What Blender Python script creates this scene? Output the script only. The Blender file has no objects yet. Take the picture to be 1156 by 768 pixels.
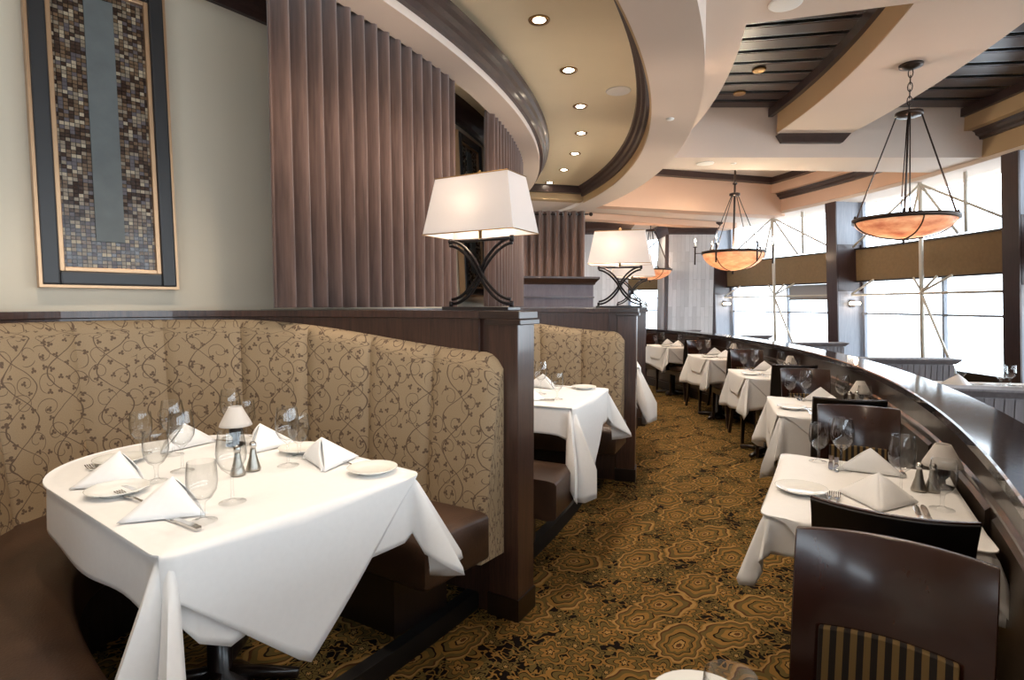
import bpy, math, random
from mathutils import Vector, Matrix
random.seed(7)
S = bpy.context.scene
COL = S.collection
PI = math.pi
R = math.radians
# ------------------------------------------------------------------ camera, world, exposure
cam = bpy.data.cameras.new('camera')
cam.sensor_width = 36.0
cam.lens = 642.0 * 36.0 / 1156.0
cam.clip_start = 0.02
camo = bpy.data.objects.new('camera', cam)
COL.objects.link(camo)
camo.location = (0, 0, 1.4)
camo.rotation_euler = (R(90 - 3.565), 0, 0)
S.camera = camo
WORLD = 6.0
world = bpy.data.worlds.new('world')
S.world = world
world.use_nodes = True
world.node_tree.nodes['Background'].inputs[0].default_value = (0.80, 0.90, 1.0, 1)
world.node_tree.nodes['Background'].inputs[1].default_value = WORLD
S.view_settings.view_transform = 'Standard'
S.view_settings.look = 'None'
S.view_settings.exposure = 0.3
S.view_settings.gamma = 1.0
S.view_settings.use_curve_mapping = False
TRAY_W, BEAM_W, SHADE_W = 46.0, 36.0, 24.0

# the room is laid out on circles about one centre
CX, CY = -7.6, 6.9
def W(r, a, z=0.0):
    return Vector((CX + r * math.cos(R(a)), CY + r * math.sin(R(a)), z))
def LW(h, r, a, da, lean=0.0): return W(r + lean, a + da, h)
def inner(a): return 0.0128 * (a + 37.0)

# ------------------------------------------------------------------ node helpers
def lin(c):
    out = []
    for v in c:
        v = v / 255.0
        out.append(v / 12.92 if v <= 0.04045 else ((v + 0.055) / 1.055) ** 2.4)
    return (out[0], out[1], out[2], 1.0)
class NT:
    def __init__(s, name):
        s.m = bpy.data.materials.new(name); s.m.use_nodes = True
        s.t = s.m.node_tree; s.t.nodes.clear()
        s.out = s.n('ShaderNodeOutputMaterial')
    def n(s, typ, **kw):
        o = s.t.nodes.new(typ)
        for k, v in kw.items(): setattr(o, k, v)
        return o
    def l(s, a, b): s.t.links.new(a, b)
    def setin(s, sock, v):
        if hasattr(v, 'bl_rna') and isinstance(v, bpy.types.NodeSocket): s.l(v, sock)
        else: sock.default_value = v
    def math(s, op, a, b=0.0, c=0.0, clamp=False):
        o = s.n('ShaderNodeMath', operation=op); o.use_clamp = clamp
        s.setin(o.inputs[0], a); s.setin(o.inputs[1], b); s.setin(o.inputs[2], c)
        return o.outputs[0]
    def vmath(s, op, a, b=(0, 0, 0)):
        o = s.n('ShaderNodeVectorMath', operation=op)
        s.setin(o.inputs[0], a); s.setin(o.inputs[1], b)
        return o
    def mix(s, f, a, b):
        o = s.n('ShaderNodeMix', data_type='RGBA')
        s.setin(o.inputs[0], f); s.setin(o.inputs[6], a); s.setin(o.inputs[7], b)
        return o.outputs[2]
    def coord(s, which='Object', scale=(1, 1, 1), rot=(0, 0, 0), loc=(0, 0, 0)):
        c = s.n('ShaderNodeTexCoord'); m = s.n('ShaderNodeMapping')
        m.inputs['Scale'].default_value = scale; m.inputs['Rotation'].default_value = rot
        m.inputs['Location'].default_value = loc
        s.l(c.outputs[which], m.inputs[0]); return m.outputs[0]
    def noise(s, vec, scale, detail=3.0, rough=0.5):
        o = s.n('ShaderNodeTexNoise'); s.l(vec, o.inputs['Vector'])
        o.inputs['Scale'].default_value = scale; o.inputs['Detail'].default_value = detail
        o.inputs['Roughness'].default_value = rough
        return o.outputs['Fac']
    def ramp(s, f, stops, interp='LINEAR'):
        o = s.n('ShaderNodeValToRGB'); s.l(f, o.inputs[0]); cr = o.color_ramp
        cr.interpolation = interp
        while len(cr.elements) > 1: cr.elements.remove(cr.elements[-1])
        cr.elements[0].position = stops[0][0]; cr.elements[0].color = stops[0][1]
        for p, c in stops[1:]:
            e = cr.elements.new(p); e.color = c
        return o.outputs[0]
    def bsdf(s, col, rough=0.5, metal=0.0, **kw):
        b = s.n('ShaderNodeBsdfPrincipled')
        s.setin(b.inputs['Base Color'], col); s.setin(b.inputs['Roughness'], rough)
        b.inputs['Metallic'].default_value = metal
        for k, v in kw.items(): s.setin(b.inputs[k.replace('_', ' ')], v)
        s.l(b.outputs[0], s.out.inputs[0]); return b
    def bump(s, b, h, strength=0.3, dist=0.01):
        o = s.n('ShaderNodeBump'); o.inputs['Strength'].default_value = strength
        o.inputs['Distance'].default_value = dist
        s.l(h, o.inputs['Height']); s.l(o.outputs[0], b.inputs['Normal'])

def plain(name, rgb, rough=0.5, metal=0.0, var=0.06, scale=8.0, **kw):
    t = NT(name)
    n = t.noise(t.coord(), scale, 4)
    c = lin(rgb); d = tuple(v * (1 - var * 2) for v in c[:3]) + (1,)
    e = tuple(min(1, v * (1 + var * 1.2)) for v in c[:3]) + (1,)
    t.bsdf(t.mix(n, d, e), rough, metal, **kw)
    return t.m
def wood(name, dark, light, rough=0.35, axis=(28, 28, 1.2), coat=0.0, fine=6.0):
    t = NT(name)
    v = t.coord(scale=axis)
    n = t.noise(v, 3.0, 5, 0.6); n2 = t.noise(v, fine * 2.5, 3, 0.7)
    f = t.math('ADD', t.math('MULTIPLY', n, 0.6), t.math('MULTIPLY', n2, 0.4))
    c = t.ramp(f, [(0.32, lin(dark)), (0.66, lin(light))])
    b = t.bsdf(c, rough)
    b.inputs['Coat Weight'].default_value = coat; b.inputs['Coat Roughness'].default_value = 0.12
    return t.m
M = {}
M['wood'] = wood('dark_walnut', (38, 23, 18), (78, 52, 42), 0.34, coat=0.45)
M['wood_rail'] = wood('dark_rail_wood', (32, 20, 16), (60, 42, 34), 0.3, axis=(2, 2, 30), coat=0.3)
M['wood_chair'] = wood('red_brown_chair_wood', (46, 22, 15), (58, 30, 20), 0.25, axis=(6, 6, 1.5), coat=0.4)
M['backlit_shade'] = plain('chair_back_shade_black', (17, 13, 13), 0.45)  # black stands in for backlit shade on the brown chair wood
M['wood_black'] = wood('black_stained_wood', (20, 13, 12), (36, 24, 20), 0.3, coat=0.3)
M['panel'] = wood('bronze_wall_panel', (58, 46, 36), (80, 66, 52), 0.36, axis=(3, 3, 24), coat=0.2)
M['crown'] = wood('crown_moulding_wood', (46, 32, 30), (70, 50, 46), 0.4, axis=(4, 4, 18), coat=0.2)
M['slat'] = plain('ceiling_slat_wood', (60, 44, 42), 0.32, var=0.04, scale=2)
M['void'] = plain('black_ceiling_void', (14, 11, 10), 0.9)
M['steel'] = plain('brushed_steel_strip', (170, 172, 176), 0.3, 1.0)
M['wall'] = plain('cream_wall_paint', (208, 194, 172), 0.8, scale=2.0, var=0.03)
M['ceil'] = plain('warm_white_ceiling', (226, 208, 194), 0.85, scale=1.5, var=0.02)
M['tray'] = plain('gold_beige_ceiling', (240, 224, 194), 0.8, scale=2.0, var=0.03)
M['tan'] = plain('tan_fascia', (190, 160, 122), 0.8, scale=2.0, var=0.04)
M['peach'] = plain('peach_fascia', (226, 186, 158), 0.8, scale=2.0, var=0.03)
M['band'] = plain('gold_brown_window_band', (138, 110, 74), 0.7, scale=22.0, var=0.12)
M['greypaint'] = wood('grey_pillar_veneer', (120, 124, 134), (148, 152, 162), 0.45, axis=(20, 20, 1.0))
M['redwood'] = wood('red_brown_pillar_veneer', (44, 30, 30), (66, 46, 44), 0.35, axis=(20, 20, 1.0), coat=0.1)
M['greybead'] = wood('grey_brown_beadboard', (96, 88, 90), (120, 112, 112), 0.5, axis=(20, 20, 1.0))
M['greypart'] = wood('grey_purple_partition', (98, 88, 96), (118, 108, 116), 0.5, axis=(6, 6, 1.0))
M['white'] = plain('white_painted_metal', (235, 235, 232), 0.5, var=0.02)
M['tube'] = plain('pale_beige_painted_steel', (214, 208, 196), 0.5, var=0.02)
M['trimwhite'] = plain('white_fixture', (240, 236, 230), 0.5, var=0.01)
M['cloth'] = plain('white_linen', (240, 238, 236), 0.85, var=0.02, scale=60.0)
M['napkin'] = plain('white_napkin_linen', (244, 243, 242), 0.85, var=0.015, scale=90.0)
M['china'] = plain('white_china', (240, 238, 232), 0.12, var=0.01)
M['silver'] = plain('polished_silverware', (205, 203, 200), 0.14, 1.0, var=0.02)
M['pewter'] = plain('pewter_shaker', (168, 162, 152), 0.3, 1.0, var=0.05)
M['iron'] = plain('dark_wrought_iron', (42, 36, 36), 0.35, 0.7)
M['bronze'] = plain('dark_bronze', (70, 58, 52), 0.4, 0.8)
M['gold'] = plain('pale_gold_trim', (196, 158, 122), 0.35, 0.6)
M['frame'] = plain('dark_frame', (44, 42, 42), 0.4, 0.0)
M['brass'] = plain('antique_brass', (176, 140, 92), 0.3, 0.9)
M['foot'] = plain('black_plinth', (16, 12, 11), 0.6)
M['cream_pad'] = plain('tan_cushion', (196, 170, 130), 0.8)

def t_leather():
    t = NT('brown_leather')
    v = t.coord()
    n = t.noise(v, 5, 5, 0.6); f = t.noise(v, 160, 2)
    c = t.ramp(n, [(0.3, lin((48, 32, 23))), (0.7, lin((72, 50, 36)))])
    b = t.bsdf(c, t.math('MULTIPLY_ADD', n, 0.2, 0.28)); t.bump(b, f, 0.25, 0.003)
    return t.m
M['leather'] = t_leather()
def t_velvet():
    t = NT('mocha_velvet')
    n = t.noise(t.coord(scale=(30, 30, 2)), 2, 4)
    c = t.ramp(n, [(0.3, lin((98, 72, 60))), (0.7, lin((126, 94, 80)))])
    b = t.bsdf(c, 0.9); b.inputs['Sheen Weight'].default_value = 0.3
    return t.m
M['velvet'] = t_velvet()
def t_granite():
    t = NT('black_granite')
    n = t.noise(t.coord(), 60, 6, 0.7)
    c = t.ramp(n, [(0.4, lin((30, 28, 30))), (0.7, lin((84, 78, 80)))])
    t.bsdf(c, 0.08); return t.m
M['granite'] = t_granite()
def t_column():
    t = NT('grey_striped_stone_tile')
    v = t.coord('UV', scale=(1, 1, 1))
    br = t.n('ShaderNodeTexBrick'); t.l(v, br.inputs['Vector'])
    mp = t.n('ShaderNodeMapping'); mp.inputs['Rotation'].default_value = (0, 0, PI / 2)
    t.l(v, mp.inputs[0]); t.l(mp.outputs[0], br.inputs['Vector'])
    br.inputs['Color1'].default_value = lin((196, 196, 198)); br.inputs['Color2'].default_value = lin((226, 226, 228))
    br.inputs['Mortar'].default_value = lin((180, 180, 182)); br.inputs['Scale'].default_value = 1.0
    br.inputs['Mortar Size'].default_value = 0.003; br.inputs['Brick Width'].default_value = 0.6
    br.inputs['Row Height'].default_value = 0.085; br.offset = 0.37
    mp2 = t.n('ShaderNodeMapping'); mp2.inputs['Scale'].default_value = (60, 3, 1); t.l(v, mp2.inputs[0])
    n = t.noise(mp2.outputs[0], 2, 4)
    c = t.mix(t.math('MULTIPLY', n, 0.45), br.outputs[0], lin((128, 126, 130)))
    t.bsdf(c, 0.35); return t.m
M['stone'] = t_column()
def t_louvre_strip():
    pass
def t_upholstery():
    t = NT('tan_scroll_upholstery')
    v = t.coord('UV')
    nz = t.n('ShaderNodeTexNoise'); t.l(v, nz.inputs['Vector']); nz.inputs['Scale'].default_value = 6
    off = t.vmath('SCALE', t.vmath('SUBTRACT', nz.outputs['Color'], (0.5, 0.5, 0.5)).outputs[0]); off.inputs['Scale'].default_value = 0.035
    vv = t.vmath('ADD', v, off.outputs[0]).outputs[0]
    sp = t.n('ShaderNodeSeparateXYZ'); t.l(vv, sp.inputs[0])
    x, y = sp.outputs[0], sp.outputs[1]
    def vine(amp, per, wid, ph, half):
        s_ = t.math('SINE', t.math('MULTIPLY_ADD', y, 2 * PI / per, ph))
        q = t.math('MULTIPLY_ADD', s_, amp, x)
        f = t.math('ABSOLUTE', t.math('SUBTRACT', t.math('FRACT', t.math('DIVIDE', q, wid)), 0.5))
        return t.math('LESS_THAN', t.math('MULTIPLY', f, wid), half)
    lines = t.math('MAXIMUM', vine(0.070, 0.34, 0.196, 0.0, 0.0030), vine(-0.070, 0.34, 0.196, 0.7, 0.0026))
    # curling tendrils: spirals in cells
    def cells(scale, rnd):
        vo = t.n('ShaderNodeTexVoronoi'); vo.voronoi_dimensions = '2D'
        vo.inputs['Scale'].default_value = scale; vo.inputs['Randomness'].default_value = rnd
        t.l(vv, vo.inputs['Vector'])
        d = t.vmath('SUBTRACT', vv, vo.outputs['Position']).outputs[0]
        sx = t.n('ShaderNodeSeparateXYZ'); t.l(d, sx.inputs[0])
        rr = t.vmath('LENGTH', d).outputs['Value']
        th = t.math('ARCTAN2', sx.outputs[1], sx.outputs[0])
        rc = t.n('ShaderNodeSeparateColor'); t.l(vo.outputs['Color'], rc.inputs[0])
        return rr, th, rc.outputs[0]
    rr, th, rc = cells(9.5, 0.45)
    ph = t.math('MULTIPLY', rc, 1.0)
    sgn = t.math('MULTIPLY_ADD', t.math('GREATER_THAN', rc, 0.5), 2.0, -1.0)
    f = t.math('FRACT', t.math('ADD', t.math('MULTIPLY_ADD', rr, 1 / 0.034, ph), t.math('MULTIPLY', t.math('MULTIPLY', th, sgn), 1 / (2 * PI))))
    sp1 = t.math('MULTIPLY', t.math('LESS_THAN', f, 0.085), t.math('LESS_THAN', rr, 0.048))
    sp1 = t.math('MULTIPLY', sp1, t.math('GREATER_THAN', rr, 0.010))
    lines = t.math('MAXIMUM', lines, sp1)
    rr, th, rc = cells(18.0, 0.75)
    th2 = t.math('MULTIPLY_ADD', rc, 6.28, th)
    rad = t.math('MULTIPLY_ADD', t.math('POWER', t.math('ABSOLUTE', t.math('SINE', t.math('MULTIPLY', th2, 1.5))), 0.7), 0.0108, 0.002)
    leaf = t.math('MULTIPLY', t.math('LESS_THAN', rr, rad), t.math('GREATER_THAN', rc, 0.16))
    tot = t.math('MAXIMUM', lines, leaf)
    base = t.mix(t.noise(v, 220, 2), lin((140, 117, 90)), lin((160, 138, 107)))
    c = t.mix(t.math('MULTIPLY', tot, 0.8), base, lin((70, 48, 34)))
    b = t.bsdf(c, 0.75); t.bump(b, t.noise(v, 400, 2), 0.2, 0.001)
    return t.m
M['uph'] = t_upholstery()
def t_carpet():
    t = NT('brown_gold_paisley_carpet')
    v0 = t.coord()
    nz = t.n('ShaderNodeTexNoise'); t.l(v0, nz.inputs['Vector']); nz.inputs['Scale'].default_value = 9
    off = t.vmath('SCALE', t.vmath('SUBTRACT', nz.outputs['Color'], (0.5, 0.5, 0.5)).outputs[0]); off.inputs['Scale'].default_value = 0.05
    vv = t.vmath('MULTIPLY', t.vmath('ADD', v0, off.outputs[0]).outputs[0], (1, 1, 0)).outputs[0]
    def flower(col, scale, rnd, Rr, petals, amp, stops, keep=0.0, squash=1.0, tip=0.0):
        mp = t.n('ShaderNodeMapping'); mp.inputs['Rotation'].default_value = (0, 0, scale * 1.7)
        t.l(vv, mp.inputs[0]); q = mp.outputs[0]
        vo = t.n('ShaderNodeTexVoronoi'); vo.voronoi_dimensions = '2D'
        vo.inputs['Scale'].default_value = scale; vo.inputs['Randomness'].default_value = rnd
        t.l(q, vo.inputs['Vector'])
        d = t.vmath('SUBTRACT', q, vo.outputs['Position']).outputs[0]
        rc = t.n('ShaderNodeSeparateColor'); t.l(vo.outputs['Color'], rc.inputs[0])
        d = t.vmath('MULTIPLY', d, (1, squash, 0)).outputs[0]
        sx = t.n('ShaderNodeSeparateXYZ'); t.l(d, sx.inputs[0])
        rr = t.vmath('LENGTH', d).outputs['Value']
        th = t.math('MULTIPLY_ADD', rc.outputs[0], 6.28, t.math('ARCTAN2', sx.outputs[1], sx.outputs[0]))
        k = t.math('MULTIPLY_ADD', t.math('COSINE', t.math('MULTIPLY', th, petals)), amp, 1.0)
        if tip:
            k = t.math('ADD', k, t.math('MULTIPLY', t.math('POWER', t.math('ABSOLUTE', t.math('COSINE', t.math('MULTIPLY', th, 0.5))), 8.0), tip))
        tt = t.math('DIVIDE', rr, t.math('MULTIPLY', k, Rr))
        rings = t.ramp(tt, stops, 'CONSTANT')
        m = t.math('MULTIPLY', t.math('LESS_THAN', tt, 1.0), t.math('GREATER_THAN', rc.outputs[1], keep))
        return t.mix(m, col, rings)
    gold, tan_, dk, olive, deep, brn = lin((150, 116, 62)), lin((172, 140, 88)), lin((32, 20, 14)), lin((106, 92, 54)), lin((22, 14, 11)), lin((92, 62, 36))
    nn = t.noise(vv, 14, 2)
    cont = t.math('LESS_THAN', t.math('ABSOLUTE', t.math('SUBTRACT', nn, 0.5)), 0.032)
    col = t.mix(cont, deep, olive)
    cont2 = t.math('LESS_THAN', t.math('ABSOLUTE', t.math('SUBTRACT', t.noise(vv, 22, 1), 0.53)), 0.03)
    col = t.mix(cont2, col, gold)
    col = flower(col, 13.0, 0.9, 0.042, 5, 0.32, [(0, tan_), (0.2, deep), (0.32, olive), (0.62, deep), (0.72, olive)], 0.4)
    col = flower(col, 6.6, 0.8, 0.072, 5, 0.3, [(0, tan_), (0.14, dk), (0.22, gold), (0.45, dk), (0.5, olive), (0.76, dk), (0.82, gold)], 0.35)
    col = flower(col, 3.3, 0.45, 0.118, 8, 0.10, [(0, brn), (0.1, tan_), (0.18, dk), (0.22, gold), (0.36, olive), (0.48, dk), (0.52, gold), (0.66, olive), (0.8, brn), (0.86, tan_), (0.95, gold)], 0.08, 1.4, 0.75)
    tone = t.mix(t.noise(v0, 0.9, 3), lin((200, 190, 176)), lin((238, 234, 228)))
    mm = t.n('ShaderNodeMix', data_type='RGBA', blend_type='MULTIPLY'); mm.inputs[0].default_value = 1
    t.l(col, mm.inputs[6]); t.l(tone, mm.inputs[7])
    b = t.bsdf(mm.outputs[2], 0.95); t.bump(b, t.noise(v0, 500, 2), 0.4, 0.004)
    b.inputs['Specular IOR Level'].default_value = 0.1
    return t.m
M['carpet'] = t_carpet()
def t_mosaic():
    t = NT('brown_glass_mosaic')
    v = t.coord('UV')
    br = t.n('ShaderNodeTexBrick'); t.l(v, br.inputs['Vector'])
    br.inputs['Color1'].default_value = (0, 0, 0, 1); br.inputs['Color2'].default_value = (1, 1, 1, 1)
    br.inputs['Mortar'].default_value = (0, 0, 0, 1); br.inputs['Scale'].default_value = 1.0
    br.inputs['Mortar Size'].default_value = 0.0014; br.inputs['Brick Width'].default_value = 0.019
    br.inputs['Row Height'].default_value = 0.019; br.offset = 0.0
    fl = t.vmath('FLOOR', t.vmath('SCALE', v).outputs[0])
    fl.inputs[0].links[0].from_node.inputs['Scale'].default_value = 1 / 0.019
    wn = t.n('ShaderNodeTexWhiteNoise'); t.l(fl.outputs[0], wn.inputs['Vector'])
    c = t.ramp(wn.outputs['Value'], [(0, lin((60, 44, 36))), (0.3, lin((104, 82, 62))), (0.55, lin((132, 116, 96))), (0.75, lin((84, 74, 76))), (0.9, lin((168, 150, 124)))], 'CONSTANT')
    c = t.mix(br.outputs['Fac'], c, lin((26, 20, 18)))
    r_ = t.math('MULTIPLY_ADD', wn.outputs['Value'], 0.3, 0.1)
    b = t.bsdf(c, r_)
    nd = t.n('ShaderNodeTexNoise'); t.l(fl.outputs[0], nd.inputs['Vector']); nd.inputs['Scale'].default_value = 3.1
    t.bump(b, br.outputs['Fac'], 0.5, 0.002); return t.m
M['mosaic'] = t_mosaic()
M['slate'] = plain('blue_grey_slate', (98, 101, 99), 0.6, scale=14, var=0.15)
def t_stripe():
    t = NT('gold_black_stripe_fabric')
    sp = t.n('ShaderNodeSeparateXYZ'); t.l(t.coord('UV'), sp.inputs[0])
    f = t.math('GREATER_THAN', t.math('FRACT', t.math('MULTIPLY', sp.outputs[0], 1 / 0.024)), 0.5)
    t.bsdf(t.mix(f, lin((30, 22, 16)), lin((122, 98, 58))), 0.8); return t.m
M['stripe'] = t_stripe()
def t_glass(name, tint=(1, 1, 1, 1), base=0.02, edge=0.0):
    t = NT(name)
    tr = t.n('ShaderNodeBsdfTransparent')
    le = t.n('ShaderNodeLayerWeight'); le.inputs[0].default_value = 0.5
    t.l(t.mix(t.math('MULTIPLY', t.math('POWER', le.outputs['Facing'], 4.0), edge), tint, (0.25, 0.26, 0.27, 1)), tr.inputs[0])
    gl = t.n('ShaderNodeBsdfGlossy'); gl.inputs[0].default_value = (1, 1, 1, 1); gl.inputs['Roughness'].default_value = 0.03
    lw = t.n('ShaderNodeLayerWeight'); lw.inputs[0].default_value = 0.35
    f = t.math('MULTIPLY_ADD', t.math('POWER', lw.outputs['Facing'], 2.2), 0.5, base, clamp=True)
    mx = t.n('ShaderNodeMixShader'); t.l(f, mx.inputs[0]); t.l(tr.outputs[0], mx.inputs[1]); t.l(gl.outputs[0], mx.inputs[2])
    t.l(mx.outputs[0], t.out.inputs[0]); return t.m
M['glass'] = t_glass('clear_glass', (0.975, 0.98, 0.98, 1), 0.03, 0.9)
M['pane'] = t_glass('window_glass', (0.97, 0.98, 0.98, 1), 0.01)
def t_shade(name, col, tl=0.6):
    t = NT(name)
    d = t.n('ShaderNodeBsdfDiffuse'); d.inputs[0].default_value = col
    tr = t.n('ShaderNodeBsdfTranslucent'); tr.inputs[0].default_value = col
    mx = t.n('ShaderNodeMixShader'); mx.inputs[0].default_value = tl
    t.l(d.outputs[0], mx.inputs[1]); t.l(tr.outputs[0], mx.inputs[2]); t.l(mx.outputs[0], t.out.inputs[0])
    return t.m
M['shade'] = t_shade('white_linen_lampshade', (0.9, 0.86, 0.84, 1))
M['blind'] = t_shade('grey_roller_shade_fabric', (0.42, 0.40, 0.39, 1), 0.12)
M['minishade'] = t_shade('frosted_mini_shade', (0.86, 0.82, 0.78, 1), 0.4)
def t_alab():
    t = NT('amber_alabaster_bowl')
    n = t.noise(t.coord(scale=(1, 1, 2.2), rot=(0.3, 0.5, 0)), 7, 6, 0.65)
    c = t.ramp(n, [(0.3, lin((212, 158, 136))), (0.5, lin((240, 204, 176))), (0.7, lin((250, 234, 212)))])
    d = t.n('ShaderNodeBsdfPrincipled'); t.l(c, d.inputs['Base Color']); d.inputs['Roughness'].default_value = 0.25
    tr = t.n('ShaderNodeBsdfTranslucent'); t.l(c, tr.inputs[0])
    mx = t.n('ShaderNodeMixShader'); mx.inputs[0].default_value = 0.6
    t.l(d.outputs[0], mx.inputs[1]); t.l(tr.outputs[0], mx.inputs[2]); t.l(mx.outputs[0], t.out.inputs[0])
    return t.m
M['alab'] = t_alab()
def emis(name, col, st):
    t = NT(name); e = t.n('ShaderNodeEmission'); e.inputs[0].default_value = col; e.inputs[1].default_value = st
    t.l(e.outputs[0], t.out.inputs[0]); return t.m
M['bulb'] = emis('glowing_bulb', (1.0, 0.86, 0.66, 1), 30.0)
M['bulb_soft'] = emis('glowing_lamp', (1.0, 0.80, 0.58, 1), 7.0)

# ------------------------------------------------------------------ mesh builder
class MB:
    def __init__(s): s.v = []; s.f = []; s.uv = []
    def add(s, verts, faces, uvs=None):
        n = len(s.v); s.v += [tuple(v) for v in verts]
        s.f += [tuple(i + n for i in f) for f in faces]
        s.uv += (list(uvs) if uvs else [(0.0, 0.0)] * len(verts))
        return s
    def box(s, x0, x1, y0, y1, z0, z1, mat=None):
        vs = [Vector((x, y, z)) for z in (z0, z1) for x, y in ((x0, y0), (x1, y0), (x1, y1), (x0, y1))]
        if mat: vs = [mat @ v for v in vs]
        return s.add(vs, [(3, 2, 1, 0), (4, 5, 6, 7), (0, 1, 5, 4), (1, 2, 6, 5), (2, 3, 7, 6), (3, 0, 4, 7)],
                     [(v.x + v.y, v.z) for v in vs])
    def loft(s, rows, closed=False, caps=False, uvf=None):
        """rows of equal length; closed joins each row into a ring"""
        n = len(rows[0]); vs = [p for r in rows for p in r]; fs = []
        for i in range(len(rows) - 1):
            for j in range(n if closed else n - 1):
                k = (j + 1) % n
                fs.append((i * n + j, i * n + k, (i + 1) * n + k, (i + 1) * n + j))
        if caps and closed:
            fs.append(tuple(range(n))[::-1]); fs.append(tuple((len(rows) - 1) * n + j for j in range(n)))
        uvs = [uvf(i, j) for i in range(len(rows)) for j in range(n)] if uvf else None
        return s.add(vs, fs, uvs)
    def lathe(s, prof, n=20, c=(0, 0, 0), closed_ends=True):
        rows = [[(c[0] + r * math.cos(2 * PI * j / n), c[1] + r * math.sin(2 * PI * j / n), c[2] + z) for j in range(n)] for r, z in prof]
        return s.loft(rows, True, closed_ends)
    def tube(s, pts, r, n=8, flat=1.0):
        pts = [Vector(p) for p in pts]; rows = []
        rad = r if isinstance(r, (list, tuple)) else [r] * len(pts)
        up = None
        for i, p in enumerate(pts):
            d = (pts[min(i + 1, len(pts) - 1)] - pts[max(i - 1, 0)]).normalized()
            if up is None:
                up = Vector((0, 0, 1)) if abs(d.z) < 0.9 else Vector((1, 0, 0))
            x = d.cross(up).normalized(); y = x.cross(d).normalized(); up = y
            rows.append([p + (x * math.cos(2 * PI * j / n) + y * flat * math.sin(2 * PI * j / n)) * rad[i] for j in range(n)])
        return s.loft(rows, True, True)
    def arc(s, r0, r1, z0, z1, a0, a1, step=1.0, lean0=0.0, lean1=0.0, fn=None):
        """solid ring sector about the room's centre; lean shifts radii at z1"""
        n = max(2, int(math.ceil(abs(a1 - a0) / step)) + 1); rows = []
        for i in range(n):
            a = a0 + (a1 - a0) * i / (n - 1); g = fn(a) if fn else 0.0
            rows.append([W(r0 + g, a, z0), W(r1 + g, a, z0), W(r1 + g + lean1, a, z1), W(r0 + g + lean0, a, z1)])
        return s.loft(rows, True, True, lambda i, j: (i * step * 0.17 + (0.1 if j in (1, 2) else 0), (z0, z0, z1, z1)[j]))
    def sweep(s, prof, a0, a1, step=1.0, fn=None):
        """prof = [(r,z)...] closed profile swept round the centre"""
        n = max(2, int(math.ceil(abs(a1 - a0) / step)) + 1); rows = []
        for i in range(n):
            a = a0 + (a1 - a0) * i / (n - 1); g = fn(a) if fn else 0.0
            rows.append([W(r + g, a, z) for r, z in prof])
        return s.loft(rows, True, True)
    def build(s, name, mat, parent=None, smooth=False, solid=0.0, bevel=0.0, kind=None, auto=None):
        me = bpy.data.meshes.new(name); me.from_pydata(s.v, [], s.f); me.validate(clean_customdata=False)
        if any(u != (0.0, 0.0) for u in s.uv):
            ul = me.uv_layers.new(name='uv')
            for lp in me.loops: ul.data[lp.index].uv = s.uv[lp.vertex_index]
        me.materials.append(M[mat] if isinstance(mat, str) else mat)
        if smooth:
            for p in me.polygons: p.use_smooth = True
            if auto is not None:
                try: me.set_sharp_from_angle(angle=R(auto))
                except Exception: pass
        o = bpy.data.objects.new(name, me); COL.objects.link(o)
        if parent: o.parent = parent
        if solid:
            m = o.modifiers.new('solid', 'SOLIDIFY'); m.thickness = solid; m.offset = 0
        if bevel:
            m = o.modifiers.new('bevel', 'BEVEL'); m.width = bevel; m.segments = 2; m.limit_method = 'ANGLE'; m.angle_limit = R(50)
        if kind: o['kind'] = kind
        return o
def tag(o, label, cat, group=None, kind=None):
    o['label'] = label; o['category'] = cat
    if group: o['group'] = group
    if kind: o['kind'] = kind
    return o
def thing(name, label, cat, loc=(0, 0, 0), rz=0.0, group=None):
    o = bpy.data.objects.new(name, None); o.empty_display_size = 0.1; COL.objects.link(o)
    o.location = loc; o.rotation_euler = (0, 0, rz)
    return tag(o, label, cat, group)
def copy_tree(o, parent=None):
    c = o.copy(); COL.objects.link(c)
    if parent: c.parent = parent
    for ch in list(o.children): copy_tree(ch, c)
    return c
PROTO = {}
def place(key, maker, label, loc, rz=0.0, group=None):
    if key not in PROTO:
        o = maker(); PROTO[key] = o
    else: o = copy_tree(PROTO[key])
    o.location = loc; o.rotation_euler = (0, 0, rz); o['label'] = label
    if group: o['group'] = group
    elif 'group' in o: del o['group']
    return o
def spot(loc, watts, size=110, col=(1.0, 0.82, 0.62), rad=0.05, blend=0.8):
    l = bpy.data.lights.new('spot', 'SPOT'); l.energy = watts; l.spot_size = R(size); l.spot_blend = blend
    l.color = col; l.shadow_soft_size = rad
    o = bpy.data.objects.new('spot', l); COL.objects.link(o); o.location = loc; return o
def point(loc, watts, col=(1.0, 0.8, 0.6), rad=0.05):
    l = bpy.data.lights.new('lamp_light', 'POINT'); l.energy = watts; l.color = col; l.shadow_soft_size = rad
    o = bpy.data.objects.new('lamp_light', l); COL.objects.link(o); o.location = loc; return o

# ------------------------------------------------------------------ STRUCTURE
ST = 'structure'
def slab(name, mat, fn, smooth=False):
    mb = MB(); fn(mb); return mb.build(name, mat, kind=ST)
MB().arc(2.0, 17.0, -0.12, 0.0, -110, 60, 2).build('floor', 'carpet', kind=ST)
MB().arc(6.6, 8.57, 0.0, 0.08, -75, 20, 1).build('floor_platform', 'carpet', kind=ST)
MB().arc(8.57, 8.625, 0.0, 0.085, -75, 20, 1).build('trim_platform_edge', 'foot', kind=ST)
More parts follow.
